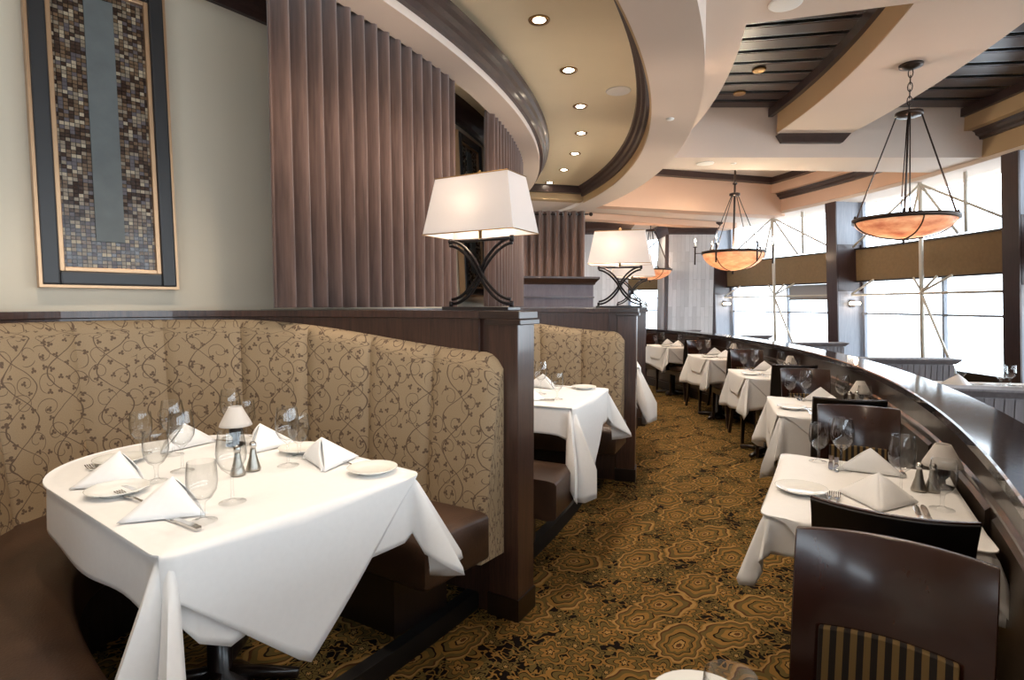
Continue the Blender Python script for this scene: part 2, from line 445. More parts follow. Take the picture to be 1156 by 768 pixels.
# left wall, leaning slightly towards the centre
LEAN = 0.045
def wall_r(a, z): return 7.045 + inner(a) - LEAN * max(0.0, z - 1.4)
mb = MB(); rows = []
for i in range(90):
    a = -72 + i * 1.0
    rows.append([W(wall_r(a, z) + d, a, z) for z, d in ((0, 0), (1.4, 0), (3.6, 0), (3.6, -0.15), (0, -0.25))])
mb.loft(rows, True, True); mb.build('wall_left', 'wall', kind=ST)
# crown at the top of the left wall
mb = MB(); rows = []
for i in range(86):
    a = -70 + i * 1.0
    rows.append([W(wall_r(a, 3.0) + d, a, z) for d, z in ((-0.02, 3.03), (0.03, 3.03), (0.05, 3.06), (0.08, 3.09), (0.12, 3.14), (0.14, 3.2), (-0.02, 3.2))])
mb.loft(rows, True, True); mb.build('trim_wall_crown', 'crown', kind=ST)
# alcove ceiling + curtain soffit + tray
MB().arc(6.75, 7.76, 3.19, 3.25, -72, 15, 1).build('ceiling_alcove', 'tray', kind=ST)
MB().arc(7.70, 7.92, 2.98, 3.06, -72, 15, 1).arc(7.74, 7.92, 3.06, 3.34, -72, 15, 1).build('ceiling_curtain_soffit', 'ceil', kind=ST)
MB().sweep([(7.915, 3.03), (7.955, 3.03), (7.965, 3.07), (7.985, 3.085), (7.995, 3.12), (8.02, 3.14), (8.03, 3.17), (7.915, 3.17)], -72, 14, 1).build('trim_tray_inner', 'crown', kind=ST)
MB().arc(7.8, 9.1, 3.24, 3.32, -72, 15, 1).build('ceiling_tray', 'tray', kind=ST)
MB().arc(9.0, 9.38, 3.0, 3.55, -72, 60, 1).build('ceiling_ring', 'ceil', kind=ST)
MB().arc(8.985, 9.004, 3.004, 3.24, -72, 14, 1).build('ceiling_ring_fascia', 'tan', kind=ST)
MB().sweep([(9.0, 3.10), (8.955, 3.10), (8.945, 3.14), (8.92, 3.155), (8.91, 3.19), (8.88, 3.21), (8.87, 3.245), (9.0, 3.245)], -72, 14.2, 1).build('trim_tray_outer', 'crown', kind=ST)
MB().arc(7.7, 9.1, 3.03, 3.36, 14.0, 15.2, 0.6).build('ceiling_tray_end', 'tan', kind=ST)
MB().arc(7.9, 9.0, 3.13, 3.245, 13.4, 14.0, 0.6).build('trim_tray_end', 'crown', kind=ST)
MB().arc(6.8, 9.02, 3.05, 3.4, 15.2, 60, 1).build('ceiling_far_left', 'ceil', kind=ST)
# beam grid
MB().arc(9.38, 9.66, 3.4, 3.86, -72, 0, 1).build('ceiling_strip', 'ceil', kind=ST)
MB().arc(9.655, 13.3, 3.402, 3.86, -72, -16.2, 1).build('ceiling_near_beam', 'ceil', kind=ST)
MB().arc(10.70, 11.56, 3.4, 3.86, -16.2, -0.6, 1).build('ceiling_curved_beam', 'ceil', kind=ST)
MB().arc(10.69, 10.70, 3.404, 3.7, -16.2, -0.7, 1).build('trim_beam_face', 'tan', kind=ST)
MB().arc(9.6, 13.1, 3.86, 3.95, -72, 22, 1).build('ceiling_deck', 'void', kind=ST)
MB().arc(9.38, 13.3, 3.15, 3.86, 0.0, 3.4, 0.85).build('ceiling_cross_beam', 'ceil', kind=ST)
def crown_box(mb, r0, r1, z0, z1, a0, a1, out):
    n = 5
    rows = []
    for i in range(n):
        t = i / (n - 1); z = z0 + (z1 - z0) * t; e = out * t
        rows.append([W(r0 - e, a0 - e * 5, z), W(r1 + e, a0 - e * 5, z), W(r1 + e, a1, z), W(r0 - e, a1, z)])
    mb.loft(rows, True, True)
mb = MB(); crown_box(mb, 10.79, 11.5, 3.31, 3.40, -0.35, 0.02, 0.06); mb.build('trim_beam_end', 'crown', kind=ST)
# outer stepped fascia towards the windows
def outer_fascia(a0, a1, mat, n1, n2):
    MB().arc(12.97, 13.3, 3.46, 3.86, a0, a1, 1).build(n1, mat, kind=ST)
    MB().arc(13.20, 13.34, 3.15, 3.50, a0, a1, 1).build(n2, mat, kind=ST)
outer_fascia(-72, 0.0, 'tan', 'ceiling_fascia_upper', 'ceiling_fascia_lower')
outer_fascia(3.4, 17.0, 'peach', 'ceiling_fascia_upper_far', 'ceiling_fascia_lower_far')
for nm, a0, a1 in (('trim_crown_outer', -72, 0.02), ('trim_crown_outer_far', 3.4, 17)):
    MB().sweep([(13.21, 3.36), (13.16, 3.36), (13.15, 3.39), (13.11, 3.41), (13.10, 3.44), (13.06, 3.462), (13.21, 3.462)], a0, a1, 1).build(nm, 'crown', kind=ST)
MB().arc(13.22, 13.95, 3.10, 3.15, -72, 60, 1).build('ceiling_window_soffit', 'ceil', kind=ST)
# far recess beyond the cross beam
MB().arc(9.3, 13.3, 3.72, 3.86, 3.4, 18, 1).build('ceiling_far_bay', 'ceil', kind=ST)
MB().arc(9.0, 13.3, 3.06, 3.86, 17.0, 18.6, 0.8).build('ceiling_far_cross_beam', 'peach', kind=ST)
MB().arc(9.2, 13.0, 3.62, 3.72, 16.4, 17.0, 0.6).build('trim_far_bay_crown', 'crown', kind=ST)
MB().arc(12.86, 12.98, 3.62, 3.72, 3.4, 17.0, 1).build('trim_far_bay_crown_side', 'crown', kind=ST)
MB().arc(9.0, 13.25, 3.104, 3.3, 18.6, 60, 1).build('ceiling_far_right', 'ceil', kind=ST)
MB().arc(9.36, 13.3, 2.98, 3.10, 22.5, 24.0, 0.8).build('ceiling_last_beam', 'peach', kind=ST)

# slatted dark wood panels inside the coffers
def louvre(nm, r0, r1, a0, a1):
    root = thing(nm, {'slatted_ceiling_panel': ''}.get(nm, ''), 'ceiling panel', W((r0 + r1) / 2, (a0 + a1) / 2, 3.7))
    org = root.location
    def lo(mb):
        mb.v = [tuple(Vector(v) - org) for v in mb.v]; return mb
    n = int((a1 - a0) / 1.35)
    for i in range(n):
        a = a0 + (i + 0.5) * (a1 - a0) / n
        wd = 0.50
        rows = []
        for da, z in ((-wd, 3.724), (-wd * 0.94, 3.718), (0, 3.7175), (wd * 0.94, 3.718), (wd, 3.724), (wd, 3.745), (-wd, 3.745)):
            rows.append([W(r0, a + da, z), W(r1, a + da, z)])
        mb = MB(); rows = [[p for p in (rr[0] for rr in rows)], [p for p in (rr[1] for rr in rows)]]
        mb.loft(rows, True, True); lo(mb).build('slat', 'slat', root)
        mb = MB()
        for e in (-wd - 0.055, wd + 0.015):
            mb.loft([[W(r0, a + e, 3.722), W(r0, a + e + 0.04, 3.722), W(r0, a + e + 0.04, 3.745), W(r0, a + e, 3.745)],
                     [W(r1, a + e, 3.722), W(r1, a + e + 0.04, 3.722), W(r1, a + e + 0.04, 3.745), W(r1, a + e, 3.745)]], True, True)
        lo(mb).build('metal_strip', 'steel', root)
    mb = MB().arc(r1 - 0.05, r1, 3.62, 3.72, a0, a1, 1); lo(mb).build('border', 'slat', root)
    return root
p1 = louvre('slatted_ceiling_panel', 9.66, 10.69, -16.2, 0.0)
p1['label'] = 'dark slatted wood ceiling panel between curved tray and the chandelier beam'
p2 = louvre('slatted_ceiling_panel', 11.56, 12.97, -16.2, 0.0)
p2['label'] = 'dark slatted wood ceiling panel at upper right beside the window soffit'
for (r, a) in ((10.1, -6.5), (10.1, -3.0), (12.0, -3.6)):
    t = thing('recessed_downlight', '', 'downlight', W(r, a, 3.70), 0, 'warm downlights glowing among the dark ceiling slats')
    t['label'] = 'warm round downlight glowing among dark ceiling slats'
    MB().lathe([(0.045, 0), (0.062, -0.004), (0.066, 0.012), (0.045, 0.012)], 16).build('trim_ring', 'brass', t, True)
    MB().lathe([(0.001, 0.006), (0.044, 0.006), (0.044, 0.010), (0.001, 0.010)], 16).build('bulb', 'bulb_soft', t)
    spot(W(r, a, 3.68), 8)

# ---- window wall
WL = 0.065
def win_r(z): return 13.66 + WL * (3.1 - z)
def win_arc(mb, z0, z1, a0, a1, d0, d1, step=2.2):
    n = max(2, int((a1 - a0) / step) + 1); rows = []
    for i in range(n):
        a = a0 + (a1 - a0) * i / (n - 1)
        rows.append([W(win_r(z0) + d0, a, z0), W(win_r(z0) + d1, a, z0), W(win_r(z1) + d1, a, z1), W(win_r(z1) + d0, a, z1)])
    mb.loft(rows, True, True); return mb
pill = [-70.2 + 13.6 * k for k in range(9)]     # pillar start angles
win_arc(MB(), 0.0, 0.44, -72, 60, -0.05, 0.2).build('wall_window_base', 'wood_black', kind=ST)
win_arc(MB(), 1.80, 2.31, -72, 60, -0.10, 0.12, 1.5).build('wall_window_band', 'band', kind=ST)
win_arc(MB(), 2.31, 2.335, -72, 60, -0.12, 0.12).build('trim_band_top', 'wood_black', kind=ST)
win_arc(MB(), 1.775, 1.80, -72, 60, -0.12, 0.12).build('trim_band_bottom', 'wood_black', kind=ST)
win_arc(MB(), 0.44, 0.50, -72, 60, -0.16, 0.12).build('trim_window_sill', 'wood_black', kind=ST)
wn = 1
for k, pa in enumerate(pill[:-1]):
    a0, a1 = pa + 0.9, pa + 13.6
    w_ = MB()
    for z0, z1 in ((0.50, 1.775), (2.335, 3.10)):
        win_arc(w_, z0, z1, a0, a1, 0.03, 0.04)
    pane = w_.build('window_%d' % wn, 'pane', kind=ST); wn += 1
    f = MB()
    win_arc(f, 1.235, 1.265, a0, a1, 0.0, 0.05)
    for aa in (a0 + 0.1, (a0 + a1) / 2 - 0.15, a1 - 0.25):
        win_arc(f, 0.5, 1.78, aa, aa + 0.14, 0.0, 0.06, 0.1)
    win_arc(f, 2.335, 3.10, a0 + 0.1, a0 + 0.24, 0.0, 0.06, 0.1)
    win_arc(f, 2.335, 3.10, a1 - 0.25, a1 - 0.11, 0.0, 0.06, 0.1)
    f.build('window_mullions', 'greypaint', kind=ST)['kind'] = ST
for k, pa in enumerate(pill):
    rows = []
    for z in (0.0, 3.10):
        rows.append([W(win_r(z) - 0.46, pa, z), W(win_r(z) + 0.12, pa, z), W(win_r(z) + 0.12, pa + 0.9, z), W(win_r(z) - 0.46, pa + 0.9, z)])
    MB().loft(rows, True, True, lambda i, j: ((0, 0.58, 0.9, 1.5)[j], i * 3.1)).build('wall_pillar', 'greypaint', kind=ST)
    rows = []
    for z in (0.0, 3.10):
        q = win_r(z) - 0.475
        rows.append([W(q, pa - 0.05, z), W(q + 0.02, pa - 0.05, z), W(q + 0.02, pa + 0.95, z), W(q, pa + 0.95, z)])
    MB().loft(rows, True, True).build('trim_pillar_face', 'redwood', kind=ST)
    rows = []
    for z in (1.62, 2.40):
        rows.append([W(win_r(z) - 0.45, pa - 0.06, z), W(win_r(z) + 0.06, pa - 0.06, z), W(win_r(z) + 0.06, pa + 0.02, z), W(win_r(z) - 0.45, pa + 0.02, z)])
    MB().loft(rows, True, True).build('trim_pillar_side', 'redwood', kind=ST)
# a grey roller shade half drawn over one far window
# ---- enclosing back wall (behind the camera)
MB().arc(6.8, 14.0, 0, 3.9, -73, -72, 1).build('wall_back', 'wall', kind=ST)
MB().arc(6.6, 17.0, 0, 3.3, 47, 48, 1).build('wall_far', 'wood', kind=ST)
MB().arc(6.5, 8.0, 0, 3.3, 24.0, 24.6, 1).build('wall_far_left', 'wall', kind=ST)

# portals guide the daylight through the windows
for k, pa in enumerate(pill[:-1]):
    am = pa + 7.4
    l = bpy.data.lights.new('window_portal', 'AREA'); l.shape = 'RECTANGLE'; l.size = 2.9; l.size_y = 2.7
    l.cycles.is_portal = True
    o = bpy.data.objects.new('window_portal', l); COL.objects.link(o)
    o.location = W(win_r(1.8) + 0.35, am, 1.8)
    d = W(0, am, 0) - W(10, am, 0); d.z = 0
    o.rotation_euler = (-d).to_track_quat('Z', 'Y').to_euler()

# ------------------------------------------------------------------ HALF WALL with granite ledge
hw = thing('half_wall', 'long curved dark wood half wall with black granite top dividing aisle and window tables', 'divider wall', W(10.55, -20, 0))
def rel(mb, root):
    mb.v = [tuple(Vector(v) - Vector(root.location)) for v in mb.v]; return mb
rel(MB().arc(10.45, 10.58, 0, 0.945, -60, 20, 1), hw).build('core', 'wood_rail', hw)
rel(MB().sweep([(10.40, 0.945), (10.395, 0.95), (10.395, 0.98), (10.40, 0.985), (10.605, 0.985), (10.61, 0.98), (10.61, 0.95), (10.605, 0.945)], -60.1, 20.1, 0.75), hw).build('granite_top', 'granite', hw)['label'] = 'black polished granite ledge'
rel(MB().sweep([(10.452, 0.80), (10.436, 0.80), (10.430, 0.81), (10.430, 0.82), (10.440, 0.83), (10.440, 0.925), (10.425, 0.935), (10.425, 0.945), (10.452, 0.945)], -60, 20, 1), hw).build('rail', 'wood_rail', hw)
rel(MB().arc(10.428, 10.452, 0, 0.12, -60, 20, 1), hw).build('skirting', 'wood_black', hw)
a = -60
while a < 19:
    b_ = MB().sweep([(10.452, 0.14), (10.437, 0.155), (10.437, 0.765), (10.452, 0.78)], a + 0.25, a + 4.75, 0.9)
    rel(b_, hw).build('panel', 'panel', hw)
    a += 5.0

# ------------------------------------------------------------------ BOOTHS
def sgnpow(v, p): return math.copysign(abs(v) ** p, v)
def booth_path(wopen, D, n=2.5, N=61, u0=0.10, ul=None):
    raw = []
    for i in range(601):
        th = -PI / 2 + PI * i / 600
        uu = (ul if (ul is not None and th < 0) else u0)
        u = uu + (D - uu) * sgnpow(math.cos(th), 2 / n) if abs(abs(th) - PI / 2) > 1e-6 else uu
        w = wopen * (8.85 - u) / 8.85
        v = w * sgnpow(math.sin(th), 2 / n)
        raw.append((u, v))
    L = [0]
    for i in range(1, len(raw)): L.append(L[-1] + math.dist(raw[i], raw[i - 1]))
    out = []; k = 0
    for j in range(N):
        t = L[-1] * j / (N - 1)
        while k < len(L) - 2 and L[k + 1] < t: k += 1
        f = (t - L[k]) / max(1e-9, L[k + 1] - L[k])
        out.append((raw[k][0] + (raw[k + 1][0] - raw[k][0]) * f, raw[k][1] + (raw[k + 1][1] - raw[k][1]) * f))
    return out, L[-1]
def nrm(path, i):
    a_, b_ = path[max(0, i - 1)], path[min(len(path) - 1, i + 1)]
    d = Vector((b_[0] - a_[0], b_[1] - a_[1])); d.normalize()
    return Vector((-d.y, d.x))       # checked to point into the booth below
PLAT = 0.08
def make_booth(ac, halfw, label, chan=14, gr='scroll patterned booths along the curved left wall'):
    """ac centre angle, halfw half angle up to divider faces"""
    wo = math.tan(R(halfw)) * 8.85
    root = thing('booth', label, 'booth', W(8.85 + 0.35 * (inner(ac) - inner(-37)), ac, PLAT), R(ac), gr)
    dd = 0.65 * (inner(ac) - inner(-37)); CH = 12; N = chan * CH + 1
    top, Lt = booth_path(wo - 0.05, 1.70 - dd, N=N, ul=0.32, n=2.2, u0=0.14); bot, Lb = booth_path(wo - 0.15, 1.60 - dd, N=N, ul=0.32, n=2.2, u0=0.14)
    def P(u, v, z): return Vector((-u, v, z - PLAT))
    H0, H1 = 1.19, 1.325
    zs = [0.30, 0.45, 0.60, 0.75, 0.9, 1.02]
    rows = []; uvs = []
    for j in range(N):
        s = Lt * j / (N - 1); e = min(s, Lt - s)
        t_ = min(1, e / 1.45); t_ = t_ * t_ * (3 - 2 * t_)
        h = H0 + (H1 - H0) * t_
        endr = max(0, 1 - e / 0.10); h -= 0.07 * endr ** 2.5
        ph = (j % CH) / float(CH)
        bul = 0.022 * (math.sin(PI * ph) ** 0.35) - 0.004 if j % CH else -0.010
        nt = nrm(top, j)
        # make the normal point inwards
        c_ = Vector((0.7 - top[j][0], 0 - top[j][1]))
        if nt.dot(c_) < 0: nt = -nt
        if j < 6: nt = Vector((0, 1)) if top[j][1] < 0 else Vector((0, -1))
        if j > N - 7: nt = Vector((0, 1)) if top[j][1] < 0 else Vector((0, -1))
        row = []; uv = []
        zz = [z for z in zs] + [h - 0.07]
        if h - 0.07 < 1.02: zz = [z * (h - 0.07) / 1.03 if z > 0.6 else z for z in zs] + [h - 0.07]
        for z in zz:
            k = (z - 0.5) / (h - 0.5)
            u = bot[j][0] + (top[j][0] - bot[j][0]) * k; v = bot[j][1] + (top[j][1] - bot[j][1]) * k
            row.append(P(u + nt.x * bul, v + nt.y * bul, z)); uv.append((s, z))
        u, v = top[j]
        for dn, dz in ((bul - 0.004, -0.035), (bul * 0.6 - 0.018, -0.01), (-0.035, 0.0), (-0.055, -0.012)):
            row.append(P(u + nt.x * dn, v + nt.y * dn, h + dz)); uv.append((s, h + 0.035 + (0.02 - dn)))
        row.append(P(u - nt.x * 0.062, v - nt.y * 0.062, 0.30)); uv.append((s, 0.2 + h))
        rows.append(row); uvs.append(uv)
    mb = MB(); K = len(rows[0])
    mb.loft(rows, True, False, lambda i, j: uvs[i][j])
    for q, rw in ((0, rows[0]), (1, rows[-1])):
        f_ = tuple(range(K)); mb.add(rw, [f_[::-1] if q == 0 else f_], [((p.y * 3 + p.x), p.z) for p in rw])
    mb.build('backrest', 'uph', root, True, auto=45)
    # seat
    f0, _ = booth_path(wo - 0.56, 1.15, N=61, u0=0.13); b0, _ = booth_path(wo - 0.19, 1.60 - dd, N=61, u0=0.13); f1, _ = booth_path(wo - 0.53, 1.18, N=61, u0=0.31); b1, _ = booth_path(wo - 0.19, 1.60 - dd, N=61, u0=0.31)
    rows = []
    for j in range(61):
        fu, fv = f0[j]; bu, bv = b0[j]
        d = Vector((bu - fu, bv - fv)); d.normalize()
        row = []
        for k, z in ((0.02, 0.34), (0.0, 0.36), (0.0, 0.49), (0.012, 0.52), (0.04, 0.538)):
            row.append(P(fu + d.x * k, fv + d.y * k, z))
        row.append(P((fu + bu) / 2, (fv + bv) / 2, 0.548)); row.append(P(bu, bv, 0.54)); row.append(P(bu, bv, 0.34))
        if j in (0, 60):
            row = [Vector((p.x - 0.0, p.y, p.z)) for p in row]
        rows.append(row)
    # rounded free ends
    def endrow(row, off, squash):
        cz = 0.44 - PLAT
        return [Vector((p.x + off, p.y, cz + (p.z - cz) * squash)) for p in row]
    rows = [endrow(rows[0], 0.045, 0.80), endrow(rows[0], 0.035, 0.93)] + rows + [endrow(rows[-1], 0.035, 0.93), endrow(rows[-1], 0.045, 0.80)]
    MB().loft(rows, True, True).build('seat', 'leather', root, True, auto=50)
    rows = []
    for j in range(61):
        fu, fv = f1[j]; bu, bv = b1[j]; d = Vector((bu - fu, bv - fv)); d.normalize()
        a_ = [P(fu + d.x * 0.03, fv + d.y * 0.03, PLAT), P(fu + d.x * 0.03, fv + d.y * 0.03, 0.345), P(bu, bv, 0.345), P(bu, bv, PLAT)]
        rows.append(a_)
    MB().loft(rows, True, True).build('seat_base', 'wood_black', root)
    # wooden surround with deck
    woodp, _ = booth_path(wo - 0.015, 1.765 - dd, N=61, u0=0.26, n=2.2)
    mb = MB(); rows = []
    rb = 8.85 + inner(ac) - inner(-37)
    for j in range(61):
        u, v = woodp[j]
        nt = nrm(woodp, j)
        if nt.dot(Vector((0.7 - u, -v))) < 0: nt = -nt
        # outer boundary: divider plane or wall line
        fr = j / 60.0
        da = math.degrees(math.atan2(v, 8.85 - u))
        rr = 8.85 - u; lim = halfw - 0.1
        ou = u; 
        # push outwards to the side planes / wall
        if u < 1.2:
            ov = math.copysign((8.85 - u) * math.tan(R(lim)), v); ou = u
        else:
            k = (u - 1.2) / 0.565
            ov = v if abs(v) < 0.6 else math.copysign(min((8.85 - u) * math.tan(R(lim)), abs(v) + 0.3), v)
            ou = u + 0.03 + 0.0 * k
            if abs(v) > 0.35: ov = math.copysign(abs(v) + (abs(v) - 0.35) * 0.45, v); ou = min(1.80 - dd, u + 0.03 + max(0, (1.74 - dd - u)))
            ov = math.copysign(min(abs(ov), (8.85 - ou) * math.tan(R(lim))), v)
        inr = 0.015
        row = [P(u, v, PLAT), P(u, v, 1.335), P(u + nt.x * inr, v + nt.y * inr, 1.34), P(u + nt.x * inr, v + nt.y * inr, 1.370), P(ou, ov, 1.370), P(ou, ov, PLAT)]
        rows.append(row)
    mb.loft(rows, True, True).build('surround', 'wood', root)
    return root
make_booth(-37.0, 6.7, 'curved tan scroll patterned booth in the left foreground around the nearest table', 11)
make_booth(-22.8, 6.7, 'second curved tan scroll patterned booth beyond the first lamp divider', 11)
make_booth(-8.9, 6.4, 'third curved booth mostly hidden behind the second lamp divider', 10)

def make_divider(r_end, a, label, h=1.372, r0=7.12):
    root = thing('booth_divider', label, 'divider', W(r_end, a, 0), R(a), 'wooden booth dividers topped with table lamps')
    r0 = 7.06 + inner(a); L = r_end - r0
    MB().box(-L, -0.13, -0.06, 0.06, 0.0, h - 0.035).build('panel', 'wood', root)
    MB().box(-0.15, 0.0, -0.075, 0.075, 0.0, h - 0.05).build('post', 'wood', root, bevel=0.004)
    m = MB(); m.box(-L, 0.012, -0.085, 0.085, h - 0.035, h); m.box(-0.16, 0.02, -0.09, 0.09, h - 0.06, h - 0.035)
    m.build('cap', 'wood_rail', root, bevel=0.004)
    MB().box(-0.155, 0.006, -0.081, 0.081, 0.0, 0.10).build('plinth', 'wood_black', root)
    return root
make_divider(8.84, -29.9, 'wooden booth divider carrying the nearest lamp, beside the front booth')
make_divider(8.92, -15.7, 'wooden booth divider carrying the second lamp, behind the second booth')
make_divider(9.14, -2.1, 'third booth divider seen edge-on behind the second lamp divider')
make_divider(8.82, -44.1, 'booth divider at the near left end of the front booth')
# tall wood booth backs at the far end
t = thing('booth_partition', 'tall grey-brown wood partition with crown cap in front of the far curtain', 'partition', W(8.4, 12.0, 0), R(12.0))
MB().box(-0.9, 0.62, -0.08, 0.08, 0.0, 1.72).build('panel', 'greypart', t)
MB().box(-0.9, 0.63, -0.10, 0.10, 1.50, 1.52).build('trim_bead', 'wood', t)
MB().loft([[(-0.9, -0.09, 1.70), (0.64, -0.09, 1.70), (0.64, 0.09, 1.70), (-0.9, 0.09, 1.70)],
           [(-0.9, -0.10, 1.73), (0.65, -0.10, 1.73), (0.65, 0.10, 1.73), (-0.9, 0.10, 1.73)],
           [(-0.9, -0.15, 1.79), (0.70, -0.15, 1.79), (0.70, 0.15, 1.79), (-0.9, 0.15, 1.79)],
           [(-0.9, -0.15, 1.82), (0.70, -0.15, 1.82), (0.70, 0.15, 1.82), (-0.9, 0.15, 1.82)]], True, True).build('crown_cap', 'wood', t)

# ------------------------------------------------------------------ TABLE LAMPS on dividers
def make_lamp():
    root = thing('table_lamp', '', 'lamp')
    MB().box(-0.18, 0.18, -0.055, 0.055, 0, 0.016).build('base', 'wood_black', root, bevel=0.003)
    for sg in (-1, 1):
        m = MB()
        for off in (-0.011, 0.011):
            pts = []
            for i in range(19):
                t = i / 18
                x = sg * (0.165 - 0.33 * t)
                z = 0.175 + 0.135 * math.copysign(abs(math.cos(PI * t)) ** 0.8, math.cos(PI * t))
                pts.append((x, sg * 0.008, z + off * (0.9 + 0.5 * math.sin(PI * t))))
            # flatten the ends of each arm to curve outwards
            m.tube(pts, 0.0075, 8)
        m.build('arched_arm', 'iron', root, True)
    for x in (-0.165, 0.165):
        MB().tube([(x, 0, 0.016), (x, 0, 0.042)], 0.010, 10).build('foot_peg', 'iron', root, True)
        MB().tube([(x, 0, 0.304), (x, 0, 0.332)], 0.010, 10).build('end_knob', 'iron', root, True)
    MB().tube([(-0.175, 0, 0.320), (0.175, 0, 0.320)], 0.008, 8).build('cross_bar', 'iron', root, True)
    MB().tube([(0, 0, 0.32), (0, 0, 0.60)], 0.008, 8).build('stem', 'brass', root, True)
    m = MB(); rows = []
    for z, hx, hy in ((0.345, 0.238, 0.115), (0.60, 0.19, 0.08)):
        rows.append([(-hx, -hy, z), (hx, -hy, z), (hx, hy, z), (-hx, hy, z)])
    sh = m.loft(rows, True, False).build('lamp_shade', 'shade', root, solid=0.003)
    for z, hx, hy in ((0.345, 0.240, 0.117), (0.598, 0.192, 0.082)):
        c = [(-hx, -hy, z), (hx, -hy, z), (hx, hy, z), (-hx, hy, z), (-hx, -hy, z)]
        m = MB()
        for i in range(4): m.tube([c[i], c[i + 1]], 0.0025, 5)
        m.build('shade_wire', 'brass', root)
    MB().lathe([(0.002, 0.60), (0.010, 0.602), (0.006, 0.610), (0.014, 0.62), (0.002, 0.632)], 10).build('finial', 'brass', root, True)
    MB().lathe([(0.004, 0.43), (0.022, 0.45), (0.028, 0.475), (0.020, 0.50), (0.004, 0.51)], 12).build('bulb', 'bulb_soft', root, True)
    return root
LG = 'rectangular shade lamps on the booth dividers'
for r, a, lb, h in ((8.58, -29.9, 'nearest table lamp, large white rectangular shade and crossed black iron arms', 1.374),
                 (8.76, -15.7, 'second table lamp, white shade and crossed arms on the middle divider', 1.374),
                 (8.97, -2.1, 'third table lamp, partly hidden behind the second lamp', 1.374)):
    place('lamp', make_lamp, lb, W(r + 0.02, a, h), R(a), None)
    point(W(r, a, h + 0.47), SHADE_W, (1.0, 0.80, 0.62), 0.03)

# ------------------------------------------------------------------ CURTAINS
def curtain(label, pts, z0, z1, pleat=0.105, amp=0.045, grp=None):
    """pts: plan polyline"""
    L = [0]
    for i in range(1, len(pts)): L.append(L[-1] + (pts[i] - pts[i - 1]).length)
    n = int(L[-1] / 0.010); rowb = []; rowm = []; rowt = []
    k = 0
    for j in range(n + 1):
        s = L[-1] * j / n
        while k < len(L) - 2 and L[k + 1] < s: k += 1
        p = pts[k].lerp(pts[k + 1], (s - L[k]) / (L[k + 1] - L[k]))
        d = (pts[k + 1] - pts[k]).normalized(); nn = Vector((-d.y, d.x, 0))
        ph = s / pleat + 0.35 * math.sin(s * 2.3)
        w = math.sin(2 * PI * ph); w = math.copysign(abs(w) ** 0.7, w)
        rowb.append(p + nn * amp * w * 1.0 + Vector((0, 0, z0))); 
        rowm.append(p + nn * amp * (w * 0.95 + 0.1 * math.sin(s * 9)) + Vector((0, 0, (z0 + z1) / 2)))
        rowt.append(p + nn * amp * 0.8 * w + Vector((0, 0, z1)))
    c = pts[len(pts) // 2]
    rows = [[v - c for v in r] for r in (rowb, rowm, rowt)]
    o = MB().loft(rows).build('curtain', 'velvet', None, True, solid=0.006)
    o.location = c
    return tag(o, label, 'curtain', grp)
curtain('wide mocha velvet curtain hanging behind the nearest lamp', [W(7.68, -32.7 + i * 0.4) for i in range(30)], 1.385, 3.0)
curtain('narrow mocha velvet curtain just right of the nearest lamp stand', [W(7.70, -16.0 + i * 0.5) for i in range(26)], 1.385, 3.0)
c3 = curtain('far mocha velvet curtain with metal ring top behind the tall partition', [Vector((-0.35, 9.72, 0)), Vector((0.3, 9.74, 0)), Vector((1.24, 9.76, 0))], 0.02, 2.98, 0.13, 0.05)
t = thing('curtain_rod', 'dark curtain rod with ball finial holding the far ring top curtain', 'curtain rod', (0.5, 9.74, 2.93))
MB().tube([(-0.8, 0, 0), (0.80, 0.02, 0)], 0.014, 10).build('rod', 'bronze', t, True)
MB().lathe([(0.003, -0.035), (0.028, -0.02), (0.034, 0), (0.028, 0.02), (0.003, 0.035)], 12, (0.84, 0.02, 0)).build('finial', 'bronze', t, True)
for i in range(13):
    x = -0.72 + i * 0.12
    MB().tube([(x, 0.03 * math.cos(q), 0.03 * math.sin(q)) for q in [k * PI / 6 for k in range(13)]], 0.006, 6).build('grommet_ring', 'steel', t, True)

